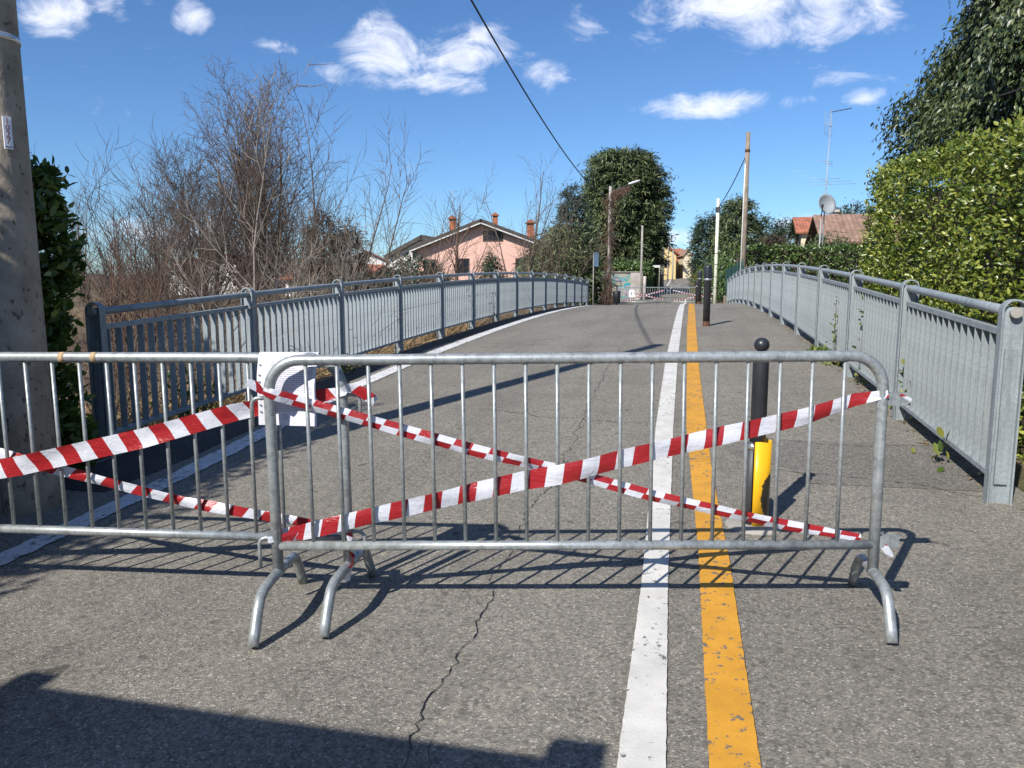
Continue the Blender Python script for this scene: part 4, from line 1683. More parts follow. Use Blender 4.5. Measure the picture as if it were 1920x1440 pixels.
def scrub():
    rnd = np.random.default_rng(41)
    # tangled thin canes filling the bank, far too many to count
    n = 5200
    Y = 7.5 + 30 * rnd.random(n) ** 1.3
    px = rnd.uniform(110, 1080, n)
    X = (px - 960) / 1420 * Y
    s, t = Y * CA + X * SA, X * CA - Y * SA
    k = t < -5.1
    X, Y = X[k], Y[k]
    z = np.array([tz(a, b) for a, b in zip(X, Y)])
    segs = []
    for i in range(len(X)):
        p = np.array([X[i], Y[i], z[i] - .05])
        d = rnd.normal(size=3) * np.array([.55, .55, .2]) + np.array([0, 0, .9])
        d /= np.linalg.norm(d)
        ln = (.5 + 1.5 * rnd.random())
        r = .004 + .006 * rnd.random()
        for q in range(5):
            e = p + d * ln / 5
            segs.append((*p, *e, r, r * .82))
            r *= .82
            p = e
            d = d + rnd.normal(size=3) * .28 + np.array([0, 0, -.10])
            d /= np.linalg.norm(d)
    o = segs_mesh('brushwood', np.array(segs), 'brush_twig', None, 3)
    tag(o, 'tangled brown brushwood covering the bank beyond the railing', 'brushwood', kind='stuff')
    # far-off bare wood closing the view behind the houses
    segs = []
    for i in range(2600):
        Yw = rnd.uniform(105, 150)
        Xw = rnd.uniform(-.74, -.02) * Yw
        p = np.array([Xw, Yw, -1.5])
        d = np.array([rnd.normal() * .12, 0, 1.0])
        ln = rnd.uniform(2.0, 9.5) * (.65 + .35 * math.sin(Xw * .21) * math.sin(Xw * .07 + 1))
        r = .05 + .06 * rnd.random()
        for q in range(5):
            e = p + d * ln / 5
            segs.append((*p, *e, r, r * .75))
            if q > 0:
                for g in range(4):
                    dd = d + rnd.normal(size=3) * .7
                    segs.append((*e, *(e + dd * ln * .13), r * .55, r * .3))
            r *= .75
            p = e
            d = d + rnd.normal(size=3) * np.array([.18, .1, .05])
    o = segs_mesh('far_wood', np.array(segs), 'brush_twig', None, 3)
    tag(o, 'far-off brown bare wood behind the scrub and houses', 'wood', kind='stuff')
    # dry straw beside the railing start
    n = 15000
    s = 4.6 + 13 * rnd.random(n) ** 1.6
    t = -4.85 - 4.5 * rnd.random(n) ** 1.2
    z = np.array([terrain(a, b) - .06 for a, b in zip(s, t)])
    pos = np.concatenate([st_arr(s, t), z[:, None]], 1)
    ax = rnd.normal(size=pos.shape) * np.array([.8, .8, .25]) + np.array([0, 0, .6])
    fc = rnd.normal(size=pos.shape)
    o = scatter('dry_grass', pos, ax, fc, .28 + .35 * rnd.random(n), 'straw', None, BLADE_V, SPRAY_F)
    tag(o, 'flattened dry straw and grass beside the railing start', 'dry grass', kind='stuff')


scrub()


def litter():
    rnd = np.random.default_rng(51)
    n = 900
    s = 6 + 30 * rnd.random(n)
    t = -4.36 - .16 * rnd.random(n)
    pos = np.array([tuple(rp(a, b, .006)) for a, b in zip(s, t)])
    n2 = 320
    s2 = 5.2 + 14 * rnd.random(n2)
    pos2 = np.array([tuple(rp(a, b, .006)) for a, b in zip(s2, 1.80 + .2 * rnd.random(n2))])
    pos = np.concatenate([pos, pos2])
    ax = rnd.normal(size=pos.shape) * np.array([1, 1, .15])
    fc = rnd.normal(size=pos.shape) * .3 + np.array([0, 0, 1])
    o = scatter('leaf_litter', pos, ax, fc, .03 + .05 * rnd.random(len(pos)), 'straw', None)
    tag(o, 'brown leaf litter swept against the railing feet', 'leaf litter', kind='stuff')


litter()


def weed(label, s, t, n, w, hgt, seed, mat='weed_leaf', size=.06):
    rnd = np.random.default_rng(seed)
    p = rp(s, t, -.02)
    root = thing('weed', label, 'weed', p)
    pos = rnd.normal(size=(n, 3)) * np.array([w * .5, w, 0])
    pos[:, 2] = hgt * rnd.random(n) ** 1.5
    pos[:, :2] *= (1 - .6 * pos[:, 2:3] / hgt)
    pos[:, 2] += .02
    ax = rnd.normal(size=pos.shape) + np.array([0, 0, .5])
    fc = rnd.normal(size=pos.shape) * .5 + np.array([-.2, -.4, .8])
    tag(scatter('leaves', pos, ax, fc, size * (.6 + .8 * rnd.random(n)), mat, root), kind='stuff')
    segs = [(rnd.normal() * .02, rnd.normal() * .03, -.05, *(pos[i]), .003, .0015) for i in range(0, n, 5)]
    segs_mesh('stem', np.array(segs), 'bark_brown', root, 3)


weed('low yellow-green weed tuft spilling from under the hedge-side railing', 10.6, 1.76, 420, .30, .16, 61)
weed('climbing weed growing up through the hedge-side railing', 10.2, 1.84, 130, .10, .85, 62, size=.055)
weed('small weed growing through slats next to a post', 8.8, 1.83, 30, .05, .95, 63, size=.06)
weed('weed leaves poking through slats of the second panel', 7.0, 1.84, 16, .10, .6, 64, size=.07)
weed('yellowed leaves poking out above the lowest rail', 5.75, 1.82, 12, .14, .22, 65, size=.09)
weed('thin dark weed against the far slats of the treeside railing', 17.2, -4.42, 60, .12, .7, 66, 'laurel_dark', .04)
weed('grassy tuft at the foot of the treeside railing', 9.4, -4.48, 200, .25, .2, 67, 'weed_leaf', .05)
weed('dark ivy patch behind the first slats of the treeside railing', 6.4, -4.75, 160, .3, .45, 68, 'laurel_dark', .07)


# ------------------------------------------------------------------ evergreens in the distance
def P_(x, Y, z=None):
    X = (x - 960) / 1420 * Y
    return (X, Y, gxy(X, Y) - .1 if z is None else z)


def ip(xs, ys):
    return lambda a: float(np.interp(a, xs, ys))


evergreen('cedar_tree', 'very large broad cedar with a flattened top behind the vine-covered lamp pole', P_(1161, 76), 14.2, 2.2,
          ip([0, .12, .35, .6, .8, .93, 1], [3.0, 3.6, 3.8, 3.6, 3.2, 2.6, 1.3]), 'cedar_needle', 1400, 64, .46, .50, .32, .40, 71, .45, layers=11)
evergreen('conifer_tree', 'open-branched pine spreading out beside the broad cedar', P_(1226, 78), 11.6, 5.0,
          ip([0, .3, .6, .85, 1], [.8, 1.3, 1.6, 1.2, .4]), 'dark_needle', 150, 26, .26, .36, .4, .3, 72, .2, shell=.3)
evergreen('fir_tree', 'pointed blue-grey fir standing left of the broad cedar', P_(1068, 66), 10.0, .5,
          ip([0, .3, .6, .85, 1], [1.9, 1.8, 1.45, .9, .1]), 'fir_needle', 420, 40, .26, .36, .5, .2, 73, .2, layers=9)
evergreen('conifer_shrub', 'wide dark green yew-like tree at the far end of the treeside railing', P_(1055, 52), 5.6, .2,
          ip([0, .3, .6, .85, 1], [2.6, 2.5, 2.0, 1.2, .2]), 'cedar_needle', 420, 34, .40, .42, .6, .3, 74, .2)
evergreen('conifer_shrub', 'small dark conifer standing against the pink wall', P_(922, 70), 4.6, -1.0,
          ip([0, .4, .8, 1], [1.5, 1.2, .6, .1]), 'dark_needle', 160, 28, .26, .36, .6, .3, 75, .12)
evergreen('conifer_tree', 'brownish columnar conifer behind the leaning bare tree', P_(612, 50), 6.0, -1.4,
          ip([0, .3, .6, .85, 1], [1.1, 1.35, 1.25, .8, .15]), 'brown_needle', 300, 30, .26, .34, .7, .1, 76, .15)
evergreen('conifer_tree', 'second brownish columnar conifer next to its twin', P_(660, 52), 5.6, -1.4,
          ip([0, .3, .6, .85, 1], [.9, 1.15, 1.0, .6, .15]), 'brown_needle', 240, 30, .26, .34, .7, .1, 77, .15)
evergreen('evergreen_shrub', 'dark evergreen shrub mass under the pink house eave', P_(780, 46), 3.2, -1.5,
          ip([0, .5, .8, 1], [3.0, 2.6, 1.6, .3]), 'dark_needle', 320, 30, .35, .34, .6, .2, 78, .1, cat='shrub')
evergreen('evergreen_shrub', 'dark low evergreen shrub behind the crest of the treeside railing', P_(700, 40), 1.9, -1.6,
          ip([0, .5, .8, 1], [3.4, 2.8, 1.6, .3]), 'dark_needle', 300, 30, .35, .3, .6, .2, 79, .1, cat='shrub')
evergreen('evergreen_shrub', 'rounded green shrub right of the pink house wall', P_(1020, 58), 3.6, -.8,
          ip([0, .5, .8, 1], [2.2, 2.2, 1.4, .3]), 'cedar_needle', 260, 30, .35, .34, .6, .2, 80, .1, cat='shrub')
evergreen('cypress_tree', 'tall dark clipped evergreen wall of foliage beside the far street', P_(1325, 72), 7.4, .1,
          ip([0, .2, .6, .9, 1], [1.1, 1.4, 1.5, 1.2, .5]), 'dark_needle', 420, 34, .28, .34, .9, .1, 81, .2)
evergreen('conifer_tree', 'bushy dark green conifer behind the wooden pole', P_(1376, 62), 8.4, .1,
          ip([0, .3, .6, .85, 1], [2.3, 2.2, 1.7, 1.1, .2]), 'cedar_needle', 560, 44, .32, .36, .5, .3, 82, .25, layers=9)
evergreen('evergreen_tree', 'small round dark tree left of the antenna mast', P_(1428, 85), 8.0, 2.0,
          ip([0, .4, .8, 1], [1.7, 1.9, 1.4, .3]), 'dark_needle', 200, 30, .3, .4, .8, .1, 83, .2)
evergreen('evergreen_tree', 'wide round dark tree just beside the antenna mast', P_(1462, 88), 7.8, 2.0,
          ip([0, .4, .8, 1], [1.8, 2.0, 1.5, .3]), 'dark_needle', 200, 30, .3, .4, .8, .1, 84, .2)
evergreen('brown_shrub', 'rusty brown garden shrub above the level-topped hedge', P_(1440, 60), 4.9, 1.0,
          ip([0, .5, .8, 1], [2.0, 1.9, 1.2, .4]), 'brown_needle', 240, 26, .3, .32, .8, -.1, 85, .1, cat='shrub')
evergreen('olive_shrub', 'olive green garden shrub between the mast and the tiled house', P_(1545, 52), 4.5, .5,
          ip([0, .5, .8, 1], [2.2, 2.1, 1.3, .4]), 'cedar_needle', 240, 28, .3, .3, .8, .0, 86, .1, cat='shrub')
evergreen('yellow_shrub', 'small yellow-green shrub at the far street edge', P_(1319, 66), 2.4, .2,
          ip([0, .5, .8, 1], [.8, .85, .6, .2]), 'yellow_shrub', 90, 26, .2, .26, .8, .0, 87, .06, cat='shrub')
evergreen('green_shrub', 'creeper-covered shrub above the green mesh fence', P_(1372, 50), 3.6, .3,
          ip([0, .5, .8, 1], [1.9, 1.9, 1.2, .3]), 'hedge_leaf', 200, 28, .3, .28, .8, .3, 88, .08, cat='shrub')
evergreen('far_tree', 'round tree on the hillside beyond the end of the street', P_(1262, 180), 5.4, .5,
          ip([0, .4, .8, 1], [1.9, 2.1, 1.5, .4]), 'dark_needle', 160, 26, .5, .7, .8, .1, 89, .3)
evergreen('far_tree', 'wide treetop rising behind the tiled house roofs', P_(1590, 100), 10.2, 4.0,
          ip([0, .4, .8, 1], [3.2, 3.6, 2.6, .5]), 'dark_needle', 200, 26, .5, .6, .8, .1, 90, .3)


def wall_hedge():
    """ivy hedge growing on top of the garden wall at the corner"""
    rnd = np.random.default_rng(91)
    t = thing('ivy_hedge', 'glossy ivy hedge spilling over the graffiti-painted wall', 'hedge', (9, 63.4, 2.0))
    n = 2600
    x = rnd.uniform(7.0, 11.6, n)
    pos = np.stack([x - 9, rnd.uniform(-.5, .5, n) + .1, .45 + rnd.normal(size=n) * .28], 1)
    ax = rnd.normal(size=pos.shape)
    fc = rnd.normal(size=pos.shape) * .5 + np.array([0, -.8, .6])
    tag(scatter('foliage', pos, ax, fc, .22 + .1 * rnd.random(n), 'hedge_leaf', t), kind='stuff')
    MB().tube([(-1.6, .1, .05), (0, .1, .4), (2.0, .1, .35)], .06, 6).build('stem', 'bark_brown', t)
    t = thing('ivy_hedge', 'dark ivy-clad street hedge receding towards the yellow house', 'hedge', rp(75, -3.9))
    n = 6000
    s = 64 + 34 * rnd.random(n)
    w = rnd.random(n)
    hgt = 2.3 * rnd.random(n)
    P = np.stack([s * SA + (-3.5 - .9 * w ** 2) * CA, s * CA - (-3.5 - .9 * w ** 2) * SA, np.array([gz(a, -3.5) for a in s]) + hgt], 1)
    pos = P - np.array(rp(75, -3.9))
    ax = rnd.normal(size=pos.shape)
    fc = rnd.normal(size=pos.shape) * .5 + np.array([.6, -.4, .4])
    tag(scatter('foliage', pos, ax, fc, .28 + .1 * rnd.random(n), 'laurel_dark', t), kind='stuff')
    m = MB()
    b = box_st(64, 98, -4.5, -3.75, .0, 2.6)
    m.v += [Vector(v) - rp(75, -3.9) for v in b]
    for q in ((0, 3, 2, 1), (4, 5, 6, 7), (0, 1, 5, 4), (1, 2, 6, 5), (2, 3, 7, 6), (3, 0, 4, 7)):
        m.f.append(q)
        m.sm.append(False)
    m.build('branch_core', 'bark_brown', t)


wall_hedge()


# ------------------------------------------------------------------ poles, signs, fences of the far side
def lamp_pole():
    b = P_(1140, 49)
    t = thing('lamp_pole', 'vine-covered street lamp pole with a white lamp head', 'street lamp', b)
    H_ = LAMP.z - b[2] + .75
    MB().tube([(0, 0, -.2), (0, 0, H_)], [.13, .09], 12).build('shaft', 'grey_concrete', t)
    MB().tube([(0, 0, H_ - .35), (.6, -.05, H_ - .1), (1.25, -.1, H_ + .12)], .03, 8).build('arm', 'dark_zinc', t)
    m = MB()
    prof = [(.03, -.42), (.09, -.36), (.11, -.1), (.10, .2), (.05, .36)]
    m.lathe(prof, 14)
    o = m.build('lamp_head', 'white_board', t)
    o.matrix_local = Matrix.Translation((1.5, -.1, H_ + .24)) @ Matrix.Rotation(R(72), 4, 'Y') @ Matrix.Diagonal((.7, 1, 1, 1))
    rnd = np.random.default_rng(101)
    segs = []
    for i in range(420):
        z = rnd.uniform(0, H_ - .3) if i % 4 else rnd.uniform(0, 1.6)
        a = rnd.random() * 6.28
        wide = .16 + (.35 * max(0, 1 - z / 1.6)) + (.12 if z > H_ - 1.6 else 0)
        p = np.array([math.cos(a) * wide * rnd.random(), math.sin(a) * wide, z])
        d = np.array([rnd.normal() * .3, rnd.normal() * .3, -.9])
        for q in range(4):
            e = p + d * .22
            segs.append((*p, *e, .014, .011))
            p = e
            d = d + rnd.normal(size=3) * .35
            d /= np.linalg.norm(d)
    for i in range(170):
        f = rnd.random()
        p = np.array([f * 1.25, -.05, H_ - .35 + .47 * f])
        d = np.array([rnd.normal() * .3, rnd.normal() * .3, -.9])
        for q in range(4):
            e = p + d * (.1 + .16 * (1 - f))
            segs.append((*p, *e, .011, .009))
            p = e
            d = d + rnd.normal(size=3) * .35
            d /= np.linalg.norm(d)
    tag(segs_mesh('dry_vine', np.array(segs), 'vine_brown', t, 3), kind='stuff')


lamp_pole()


def simple_pole(name, label, base, height, r0, r1, mat, extra=None):
    t = thing(name, label, 'pole', base)
    MB().tube([(0, 0, -.3), (0, 0, height * .5), (0, 0, height)], [r0, (r0 + r1) / 2, r1], 12).build('shaft', mat, t)
    return t


b = P_(1338, 41.6)
wp = simple_pole('steel_pole', 'cream painted steel pole beside the distant barrier', b, 5.9, .10, .085, 'cream_paint')
for z in (1.15, 1.75, 2.4, 3.0):
    MB().lathe([(.105, z - .015), (.108, z), (.105, z + .015)], 12).build('strap', 'dark_zinc', wp)
MB().quadbox(-.10, .10, -.12, .12, 5.2, 5.45).build('bracket', 'dark_zinc', wp)
b = P_(1388, 38.2)
wd = simple_pole('wooden_pole', 'tall weathered wooden utility pole above the hedge-side railing', b, 8.5, .15, .105, 'old_wood')
MB().lathe([(.120, 7.55), (.128, 7.56), (.128, 7.68), (.120, 7.69)], 12).build('iron_band', 'rusty_iron', wd)
MB().tube([(-.14, -.06, -.2), (-.12, -.06, 5.0), (-.10, -.06, 7.0)], .03, 8).build('cable_duct', 'white_board', wd)
cable('dark stay cable dropping from the wooden pole to the cream pole', (b[0] - .1, b[1], b[2] + 7.3), (P_(1338, 41.6)[0], 41.6, P_(1338, 41.6)[2] + 5.4), .15, .025, 16)
simple_pole('steel_pole', 'slim grey pole before the graffiti-painted wall', P_(1200, 61.5), 6.0, .11, .08, 'grey_concrete')
simple_pole('concrete_post', 'short concrete post next to the slim grey pole', P_(1206.5, 62.5), 2.0, .12, .12, 'pale_concrete')
sp = thing('road_sign', 'blue-grey back of a road sign on a slim pole', 'sign', P_(1111, 44))
MB().tube([(0, 0, -.2), (0, 0, 3.2)], .03, 8).build('post', 'grey_concrete', sp)
MB().quadbox(-.02, .30, -.05, -.035, 2.45, 3.25, Matrix.Rotation(R(20), 4, 'Z')).build('plate', 'blue_steel', sp)
bn = thing('litter_bin', 'black litter bin on a post at the end of the distant barrier', 'bin', P_(1155, 41))
MB().tube([(0, 0, -.2), (0, 0, 1.25)], .03, 8).build('post', 'black_plastic', bn)
MB().lathe([(.15, .30), (.20, .36), (.21, .86), (.17, .95)], 14).build('bucket', 'black_plastic', bn)
MB().bar((-.22, 0, 1.22), (.22, 0, 1.22), .05, .05).build('crossbar', 'black_plastic', bn)
for i, (px, Y, hh, lb) in enumerate(((1237.5, 92, 8.0, 'thin far street pole nearest the dark street hedge'), (1240.5, 96, 8.4, 'far street pole with a lamp bracket paired with a thinner one'), (1249, 112, 6.6, 'far street pole standing by the yellow house corner'), (1258, 108, 4.6, 'short far street pole before the red-roofed garage'))):
    p = simple_pole('street_pole', lb, P_(px, Y), hh, .12, .08, 'grey_concrete')
    if i in (1, 2):
        MB().tube([(0, 0, hh - .3), (.6, 0, hh + .1), (1.3, 0, hh + .2)], .04, 6).build('bracket', 'dark_zinc', p)
ns = thing('street_sign', 'small pale street-name board beside the slim grey pole', 'sign', P_(1214, 66))
MB().tube([(.9, 0, -.2), (.9, 0, 2.9)], .03, 6).build('post', 'grey_concrete', ns)
MB().quadbox(.0, .95, -.02, .02, 2.72, 2.92).build('board', 'white_board', ns)


def green_fence(label, pts, hgt, panel):
    p0 = Vector(pts[0])
    t = thing('mesh_fence', label, 'fence', p0)
    for a, b in zip(pts[:-1], pts[1:]):
        a, b = Vector(a) - p0, Vector(b) - p0
        n = max(1, int((b - a).length / panel))
        for i in range(n):
            q0, q1 = a.lerp(b, i / n), a.lerp(b, (i + 1) / n)
            d = (q1 - q0) * .02
            MB().bar(q0 + d + Vector((0, 0, hgt / 2)), q1 - d + Vector((0, 0, hgt / 2)), .03, hgt - .05).build('panel', 'green_mesh', t)
            MB().tube([q0 + Vector((0, 0, -.3)), q0 + Vector((0, 0, hgt + .08))], .035, 8).build('post', 'green_mesh', t)
    return t


green_fence('dark green screened fence past the end of the hedge-side railing', [rp(39.0, 2.55, .25), rp(47, 2.35, .3), rp(58, 2.2, .3)], 1.9, 2.2)
green_fence('small green screen fence at the far street edge', [rp(64, 1.75, .2), rp(64.2, 3.2, .2)], 1.3, 1.5)
pf = thing('wood_fence', 'low fence of brown boards under the green screened fence', 'fence', rp(37.9, 2.0, 0))
for k in range(16):
    w = .10
    MB().quadbox(k * .105 - .35, k * .105 - .35 + w - .008, -.012, .012, -.3, .42 + .06 * random.random()).build('plank', 'old_wood', pf)
MB().quadbox(-.35, 1.33, .013, .045, .2, .26).build('rail', 'old_wood', pf)
MB().quadbox(-.35, 1.33, .013, .045, -.1, -.04).build('rail', 'old_wood', pf)

gw = thing('garden_wall', 'corner garden wall with faded colourful graffiti', 'wall', (9, 63, .1))
MB().quadbox(-3.0, .75, -.15, .15, -.6, 2.05).build('painted_wall', 'graffiti_wall', gw)
MB().quadbox(.752, 1.75, -.16, .16, -.6, 2.15).build('bare_wall', 'pale_concrete', gw)
MB().quadbox(-3.05, 1.8, -.2, .2, 2.151, 2.22).build('coping', 'grey_concrete', gw)


# ------------------------------------------------------------------ houses
def roof_slope(m, p_eave0, p_eave1, p_ridge1, p_ridge0, th, ribs, amp):
    """tiled slope: ribs run from ridge to eave"""
    a, b, c, d = map(Vector, (p_eave0, p_eave1, p_ridge1, p_ridge0))
    nn = (b - a).cross(d - a).normalized()
    if nn.z < 0:
        nn = -nn
    n = ribs * 2
    base = len(m.v)
    for i in range(n + 1):
        f = i / n
        o = nn * (amp * (1 if i % 2 else -1))
        lo, hi = a.lerp(b, f), d.lerp(c, f)
        m.v += [lo + o, hi + o, lo - nn * th, hi - nn * th]
    for i in range(n):
        q = base + i * 4
        for f in ((q, q + 4, q + 5, q + 1), (q + 2, q + 3, q + 7, q + 6), (q, q + 2, q + 6, q + 4), (q + 1, q + 5, q + 7, q + 3)):
            m.f.append(f)
            m.sm.append(False)
    for q in (base, base + n * 4):
        m.f.append((q, q + 1, q + 3, q + 2))
        m.sm.append(False)


def house(name, label, loc, rotz, w, d, eave, peak, px, wall, roof, over=.6, windows=(), chimneys=(), fascia=None, base=-2.0, eave_r=None, verge=.0):
    """gable end faces local -y; px = ridge position across, local x from -w/2"""
    t = thing(name, label, 'house', loc, rotz)
    er = eave if eave_r is None else eave_r
    h2 = w / 2
    MB().poly([(-h2, 0, base), (h2, 0, base), (h2, 0, er), (px, 0, peak), (-h2, 0, eave)], (0, d, 0)).build('wall', wall, t)
    sl = (peak - eave) / (px + h2)
    sr = (peak - er) / (h2 - px)
    m = MB()
    yo0, yo1 = -over, d + over
    z = .06 + verge
    roof_slope(m, (-h2 - over, yo0, eave - sl * over + z), (-h2 - over, yo1, eave - sl * over + z), (px, yo1, peak + z), (px, yo0, peak + z), .16 + verge, int(d / .3), .03)
    roof_slope(m, (h2 + over, yo0, er - sr * over + z), (h2 + over, yo1, er - sr * over + z), (px, yo1, peak + z), (px, yo0, peak + z), .16 + verge, int(d / .3), .03)
    ro = m.build('roof', roof, t)
    if fascia:
        MB().bar((-h2 - over, yo0 - .03, eave - sl * over - .02), (px, yo0 - .03, peak - .02), .05, .11).build('fascia', fascia, ro)
        MB().bar((h2 + over, yo0 - .03, er - sr * over - .02), (px, yo0 - .03, peak - .02), .05, .11).build('fascia', fascia, ro)
    for (cx, cy, z0, z1, cw, mt) in chimneys:
        c = MB().quadbox(cx - cw / 2, cx + cw / 2, cy - cw / 2, cy + cw / 2, z0, z1).build('chimney', mt, ro)
        MB().poly([(cx - cw * .8, cy - cw * .8, z1 + .005), (cx + cw * .8, cy - cw * .8, z1 + .005), (cx + cw * .45, cy - cw * .8, z1 + .2), (cx, cy - cw * .8, z1 + .36), (cx - cw * .45, cy - cw * .8, z1 + .2)], (0, cw * 1.6, 0)).build('chimney_cap', mt, ro)
    for (wx, wz, ww, wh, mt) in windows:
        m = MB()
        e = .09
        m.quadbox(wx - e, wx + ww + e, -.05, -.004, wz - e, wz - .001)
        m.quadbox(wx - e, wx + ww + e, -.05, -.004, wz + wh + .001, wz + wh + e)
        m.quadbox(wx - e, wx - .001, -.05, -.004, wz, wz + wh)
        m.quadbox(wx + ww + .001, wx + ww + e, -.05, -.004, wz, wz + wh)
        m.quadbox(wx + ww / 2 - .03, wx + ww / 2 + .03, -.045, -.004, wz, wz + wh)
        wn = m.build('window', mt, t)
        MB().quadbox(wx, wx + ww, -.020, -.006, wz, wz + wh).build('pane', 'dark_glass', wn)
    return t


def mx(px, Y):
    return (px - 960) / 1420 * Y


HY = 74.0
hc = (mx(785, HY) + mx(1010, HY)) / 2
house('pink_house', 'pink plastered house with a dark gabled roof and brick chimneys', (hc, HY, 0), 0, mx(1010, HY) - mx(785, HY), 11.0, 4.65, 7.05, mx(903, HY) - hc, 'pink_plaster', 'slate_roof', .75,
      windows=[(mx(908, HY) - hc, 5.45, 1.75, .8, 'window_brown'), (mx(859, HY) - hc, 2.4, 1.05, 1.25, 'window_brown'), (mx(798, HY) - hc, 2.35, 1.05, 1.2, 'window_brown'), (mx(968, HY) - hc, 2.4, 1.05, 1.25, 'window_brown')],
      chimneys=[(mx(848, HY) - hc, 2.0, 5.5, 7.6, .62, 'brick_red'), (mx(928, HY) - hc, 3.0, 6.6, 8.0, .5, 'brick_red'), (mx(995, HY) - hc, 2.0, 5.2, 7.2, .68, 'brick_red')], fascia='white_board', eave_r=5.0, verge=.32)
house('grey_house', 'dark-roofed house with a white gable left of the pink house', (mx(792, 92), 92, 0), R(-12), 8, 9, 4.6, 6.7, .2, 'white_plaster', 'slate_roof', .6, windows=[(-1, 4.6, 1.6, 1.1, 'window_brown')], verge=.3)
house('white_house', 'white house with an orange tiled roof glimpsed through bare trees', (mx(415, 85), 85, 0), R(8), 10.5, 8, 3.0, 4.75, .0, 'white_plaster', 'terracotta', .6, windows=[(-3.3, 1.2, 1.1, 1.2, 'window_brown'), (1.6, 1.2, 1.1, 1.2, 'window_brown')])
house('low_house', 'low brown-roofed outbuilding between the conifers and the pink house', (mx(715, 78), 78, 0), R(70), 7, 9, 1.9, 3.2, 0, 'white_plaster', 'terracotta', .5)
house('far_house', 'small far house with white gable behind the low outbuilding', (mx(690, 130), 130, 0), R(10), 8, 8, 5.0, 6.8, 0, 'white_plaster', 'terracotta', .6)
house('tiled_house', 'brown tiled bungalow beside the bright laurel hedge', (32.9, 58, 0), R(76), 8.5, 9.0, 4.6, 6.6, 0, 'brown_plaster', 'brown_tile', .7, windows=[(-1.5, 2.2, 1.2, 1.2, 'window_brown')])
house('orange_roof_house', 'orange-roofed house behind the brown tiled bungalow', (41.4, 86, 0), R(75), 9, 9, 7.0, 8.8, 0, 'cream_plaster', 'terracotta', .6, chimneys=[(1.5, 5.0, 7.6, 9.4, .7, 'grey_concrete')])
house('yellow_house', 'narrow yellow house with a red roof at the far street', (22.9, 118, gz(118, -4)), R(-4), 4.6, 8, 4.2, 5.9, 0, 'yellow_plaster', 'terracotta', .6, windows=[(.7, 2.0, .5, 1.0, 'window_brown')])
gh = house('red_roof_garage', 'low red-roofed garage with a wooden door closing the street', (mx(1268, 128), 128, 2.0), R(85), 7.5, 4.6, 2.7, 5.0, 0, 'brown_plaster', 'terracotta', .7)
MB().quadbox(mx(1264, 123) - mx(1268, 128), mx(1279, 123) - mx(1268, 128), -.6, -.4, -.3, 2.9, Matrix.Rotation(R(-85), 4, 'Z') @ Matrix.Translation((0, -3.9, 0))).build('garage_door', 'beige_door', gh)
house('cream_house', 'tall narrow cream house wall with a gabled top at the far street', (mx(1285, 120), 120, 1.9), R(-3), 1.3, 9, 3.9, 4.7, .0, 'cream_plaster', 'brown_tile', .25, windows=[(.25, 2.2, .3, .35, 'window_brown')])
house('ochre_house', 'yellow and orange house hidden behind the broad cedar', (mx(1172, 84), 86, .3), R(5), 8, 8, 4.0, 6.0, 0, 'orange_plaster', 'terracotta', .5)
yp = thing('yellow_wall', 'bright yellow wall piece showing under the broad cedar', 'wall', (mx(1183, 80), 80, .3))
MB().poly([(-.45, 0, -.5), (.55, 0, -.5), (.55, 0, 3.6), (.2, 0, 4.4), (-.45, 0, 4.2)], (0, .4, 0)).build('wall', 'yellow_plaster', yp)


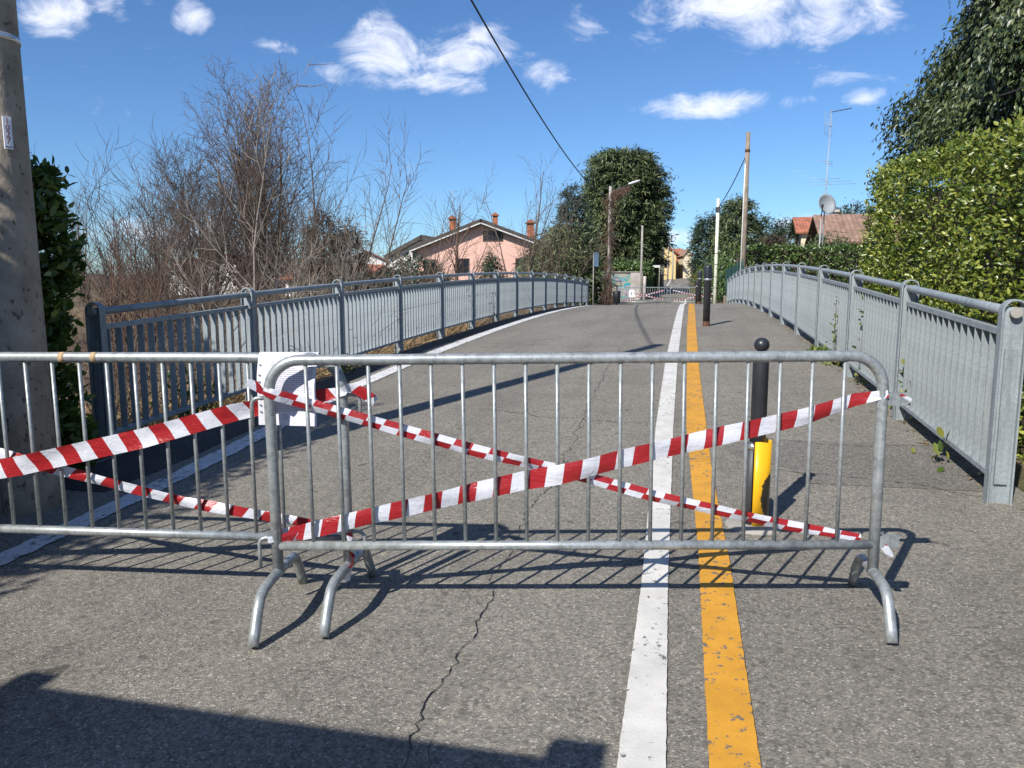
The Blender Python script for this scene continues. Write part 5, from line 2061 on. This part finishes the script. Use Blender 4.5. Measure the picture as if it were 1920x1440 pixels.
# TV mast with aerials and dish
def mast():
    Y = 46.0
    b = (mx(1533, Y), Y, .2)
    t = thing('antenna_mast', 'tall television antenna mast with a grey satellite dish', 'antenna', b)
    H_ = 11.2
    MB().tube([(0, 0, -.3), (.02, 0, 6), (.12, 0, H_)], [.05, .035, .022], 8).build('mast', 'dish_grey', t)
    MB().tube([(-.18, 0, -.3), (-.16, 0, 4.9)], .045, 8).build('support', 'dish_grey', t)
    d = MB()
    prof = [(.004, .0)] + [(r, .22 * (r / .62) ** 2) for r in (.12, .25, .38, .5, .62)]
    n = 30
    base = 0
    for r, z in prof:
        for k in range(n):
            a = 2 * math.pi * k / n
            d.v.append(Vector((r * math.cos(a), r * math.sin(a), z)))
    for r, z in prof:
        for k in range(n):
            a = 2 * math.pi * k / n
            d.v.append(Vector((r * math.cos(a), r * math.sin(a), z - .02)))
    for i in range(len(prof) - 1):
        for k in range(n):
            a, c = i * n + k, i * n + (k + 1) % n
            d.f += [(a, c, c + n, a + n)]
            o = len(prof) * n
            d.f += [(o + a, o + a + n, o + c + n, o + c)]
            d.sm += [True, True]
    i = len(prof) - 1
    o = len(prof) * n
    for k in range(n):
        a, c = i * n + k, i * n + (k + 1) % n
        d.f.append((a, c, o + c, o + a))
        d.sm.append(False)
    ds = d.build('dish', 'dish_grey', t)
    ds.matrix_local = Matrix.Translation((-.06, -.2, 5.75)) @ Matrix.Rotation(R(75), 4, 'X') @ Matrix.Rotation(R(18), 4, 'Y')
    MB().tube([(-.28, -.28, 5.1), (-.42, -.75, 5.35), (-.46, -.85, 5.62)], .03, 6).build('feed_arm', 'black_plastic', t)
    MB().lathe([(.05, 5.55), (.07, 5.6), (.07, 5.7), (.05, 5.75)], 10, (-.46, -.85, 0)).build('feed_horn', 'black_plastic', t)

    def yagi(z, boom0, boom1, els, name='yagi_aerial'):
        m = MB().tube([boom0, boom1], .018, 6)
        a, b2 = Vector(boom0), Vector(boom1)
        for f, l, ax in els:
            c = a.lerp(b2, f)
            e = Vector(ax) * l / 2
            m.tube([c - e, c + e], .009, 4)
        m.build(name, 'dish_grey', t)
    yagi(7.2, (-.15, .15, 7.35), (.22, -.25, 6.9), [(.1, 2.0, (1, 0, .02)), (.5, 2.9, (1, 0, .03)), (.9, 3.0, (1, 0, .03))])
    yagi(8.0, (-.15, .1, 8.35), (.3, -.2, 8.0), [(.1, 1.0, (1, .1, -.05)), (.5, .5, (1, .1, -.05))])
    yagi(10.5, (-.2, .1, 10.5), (.15, -.1, 10.25), [(.0, 1.4, (0, .1, 1)), (.3, 1.4, (0, .1, 1)), (.6, 1.4, (0, .1, 1)), (1, 1.2, (0, .1, 1))])
    m = MB().tube([(.05, 0, 11.1), (1.25, 0, 11.3)], .018, 6)
    for k in range(7):
        c = Vector((.15, 0, 11.1)).lerp(Vector((1.22, 0, 11.3)), k / 6)
        m.bar(c - Vector((.05, .2, .03)), c + Vector((.05, .2, .03)), .05, .05)
    m.build('uhf_aerial', 'dark_zinc', t)


mast()
for i, (px, py0, py1, Y, lb) in enumerate(((1577, 388, 425, 90, 'small rooftop aerial on the orange-roofed house'), (1597, 375, 405, 95, 'thin rooftop aerial rising by the bright laurel hedge'), (849, 358, 400, 75.5, 'thin rooftop aerial above the left brick chimney'))):
    a, c = pix(px, py1 + 12, Y), pix(px, py0, Y)
    t = thing('rooftop_aerial', lb, 'antenna', a)
    MB().tube([(0, 0, -.4), (0, 0, c.z - a.z)], .03, 6).build('mast', 'dish_grey', t)
    MB().tube([(-.5, 0, c.z - a.z - .1), (.5, 0, c.z - a.z - .05)], .02, 5).build('boom', 'dish_grey', t)


# far hill line
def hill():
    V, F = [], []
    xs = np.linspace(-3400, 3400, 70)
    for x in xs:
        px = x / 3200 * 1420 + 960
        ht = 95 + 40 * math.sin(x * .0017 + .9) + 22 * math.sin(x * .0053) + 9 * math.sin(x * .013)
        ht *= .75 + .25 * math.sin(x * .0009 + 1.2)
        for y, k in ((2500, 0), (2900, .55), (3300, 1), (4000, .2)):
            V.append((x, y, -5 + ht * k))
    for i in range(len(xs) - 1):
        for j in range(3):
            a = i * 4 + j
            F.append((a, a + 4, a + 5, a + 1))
    tag(bulk('hills', np.array(V), np.array(F), 'hazy_mountain', None, True), kind='structure')


hill()


# ------------------------------------------------------------------ unseen van added behind the viewer to cast the foreground shadow
def van():
    hgt = 2.18
    run = hgt / math.tan(SUN_EL)
    dxs = math.sin(SUN_AZ) * run
    dys = math.cos(SUN_AZ) * run
    X, Y = -.76 - dxs, 2.39 - dys                       # top edge whose shadow lies on the road
    t = thing('unseen_van', 'unseen white van added behind the viewpoint to cast the foreground shadow', 'van', (X, Y, 0), -A_ROAD)
    prof = [(0, .35), (0, 1.9), (-.05, hgt - .06), (-.12, hgt), (-3.0, hgt), (-3.3, hgt - .1), (-3.9, 1.3), (-4.7, 1.05), (-4.85, .85), (-4.85, .35)]
    m = MB().poly([(-1.0, a, z) for a, z in prof], (2.08, 0, 0))
    m.build('body', 'van_white', t)
    MB().quadbox(-1.05, -.92, -.30, -.08, hgt + .001, hgt + .05).build('shadow_bump_left', 'black_plastic', t)  # block added to shape a bump in the van's shadow edge
    MB().quadbox(.90, 1.06, -.30, -.06, hgt + .001, hgt + .05).build('shadow_bump_right', 'black_plastic', t)  # second added block, for the bump at the shadow's right end
    for x in (-.98, 1.06):
        for y in (-.9, -3.9):
            w = MB().tube([(x - .1, y, .34), (x + .1, y, .34)], .34, 18).build('wheel', 'rubber', t)


van()
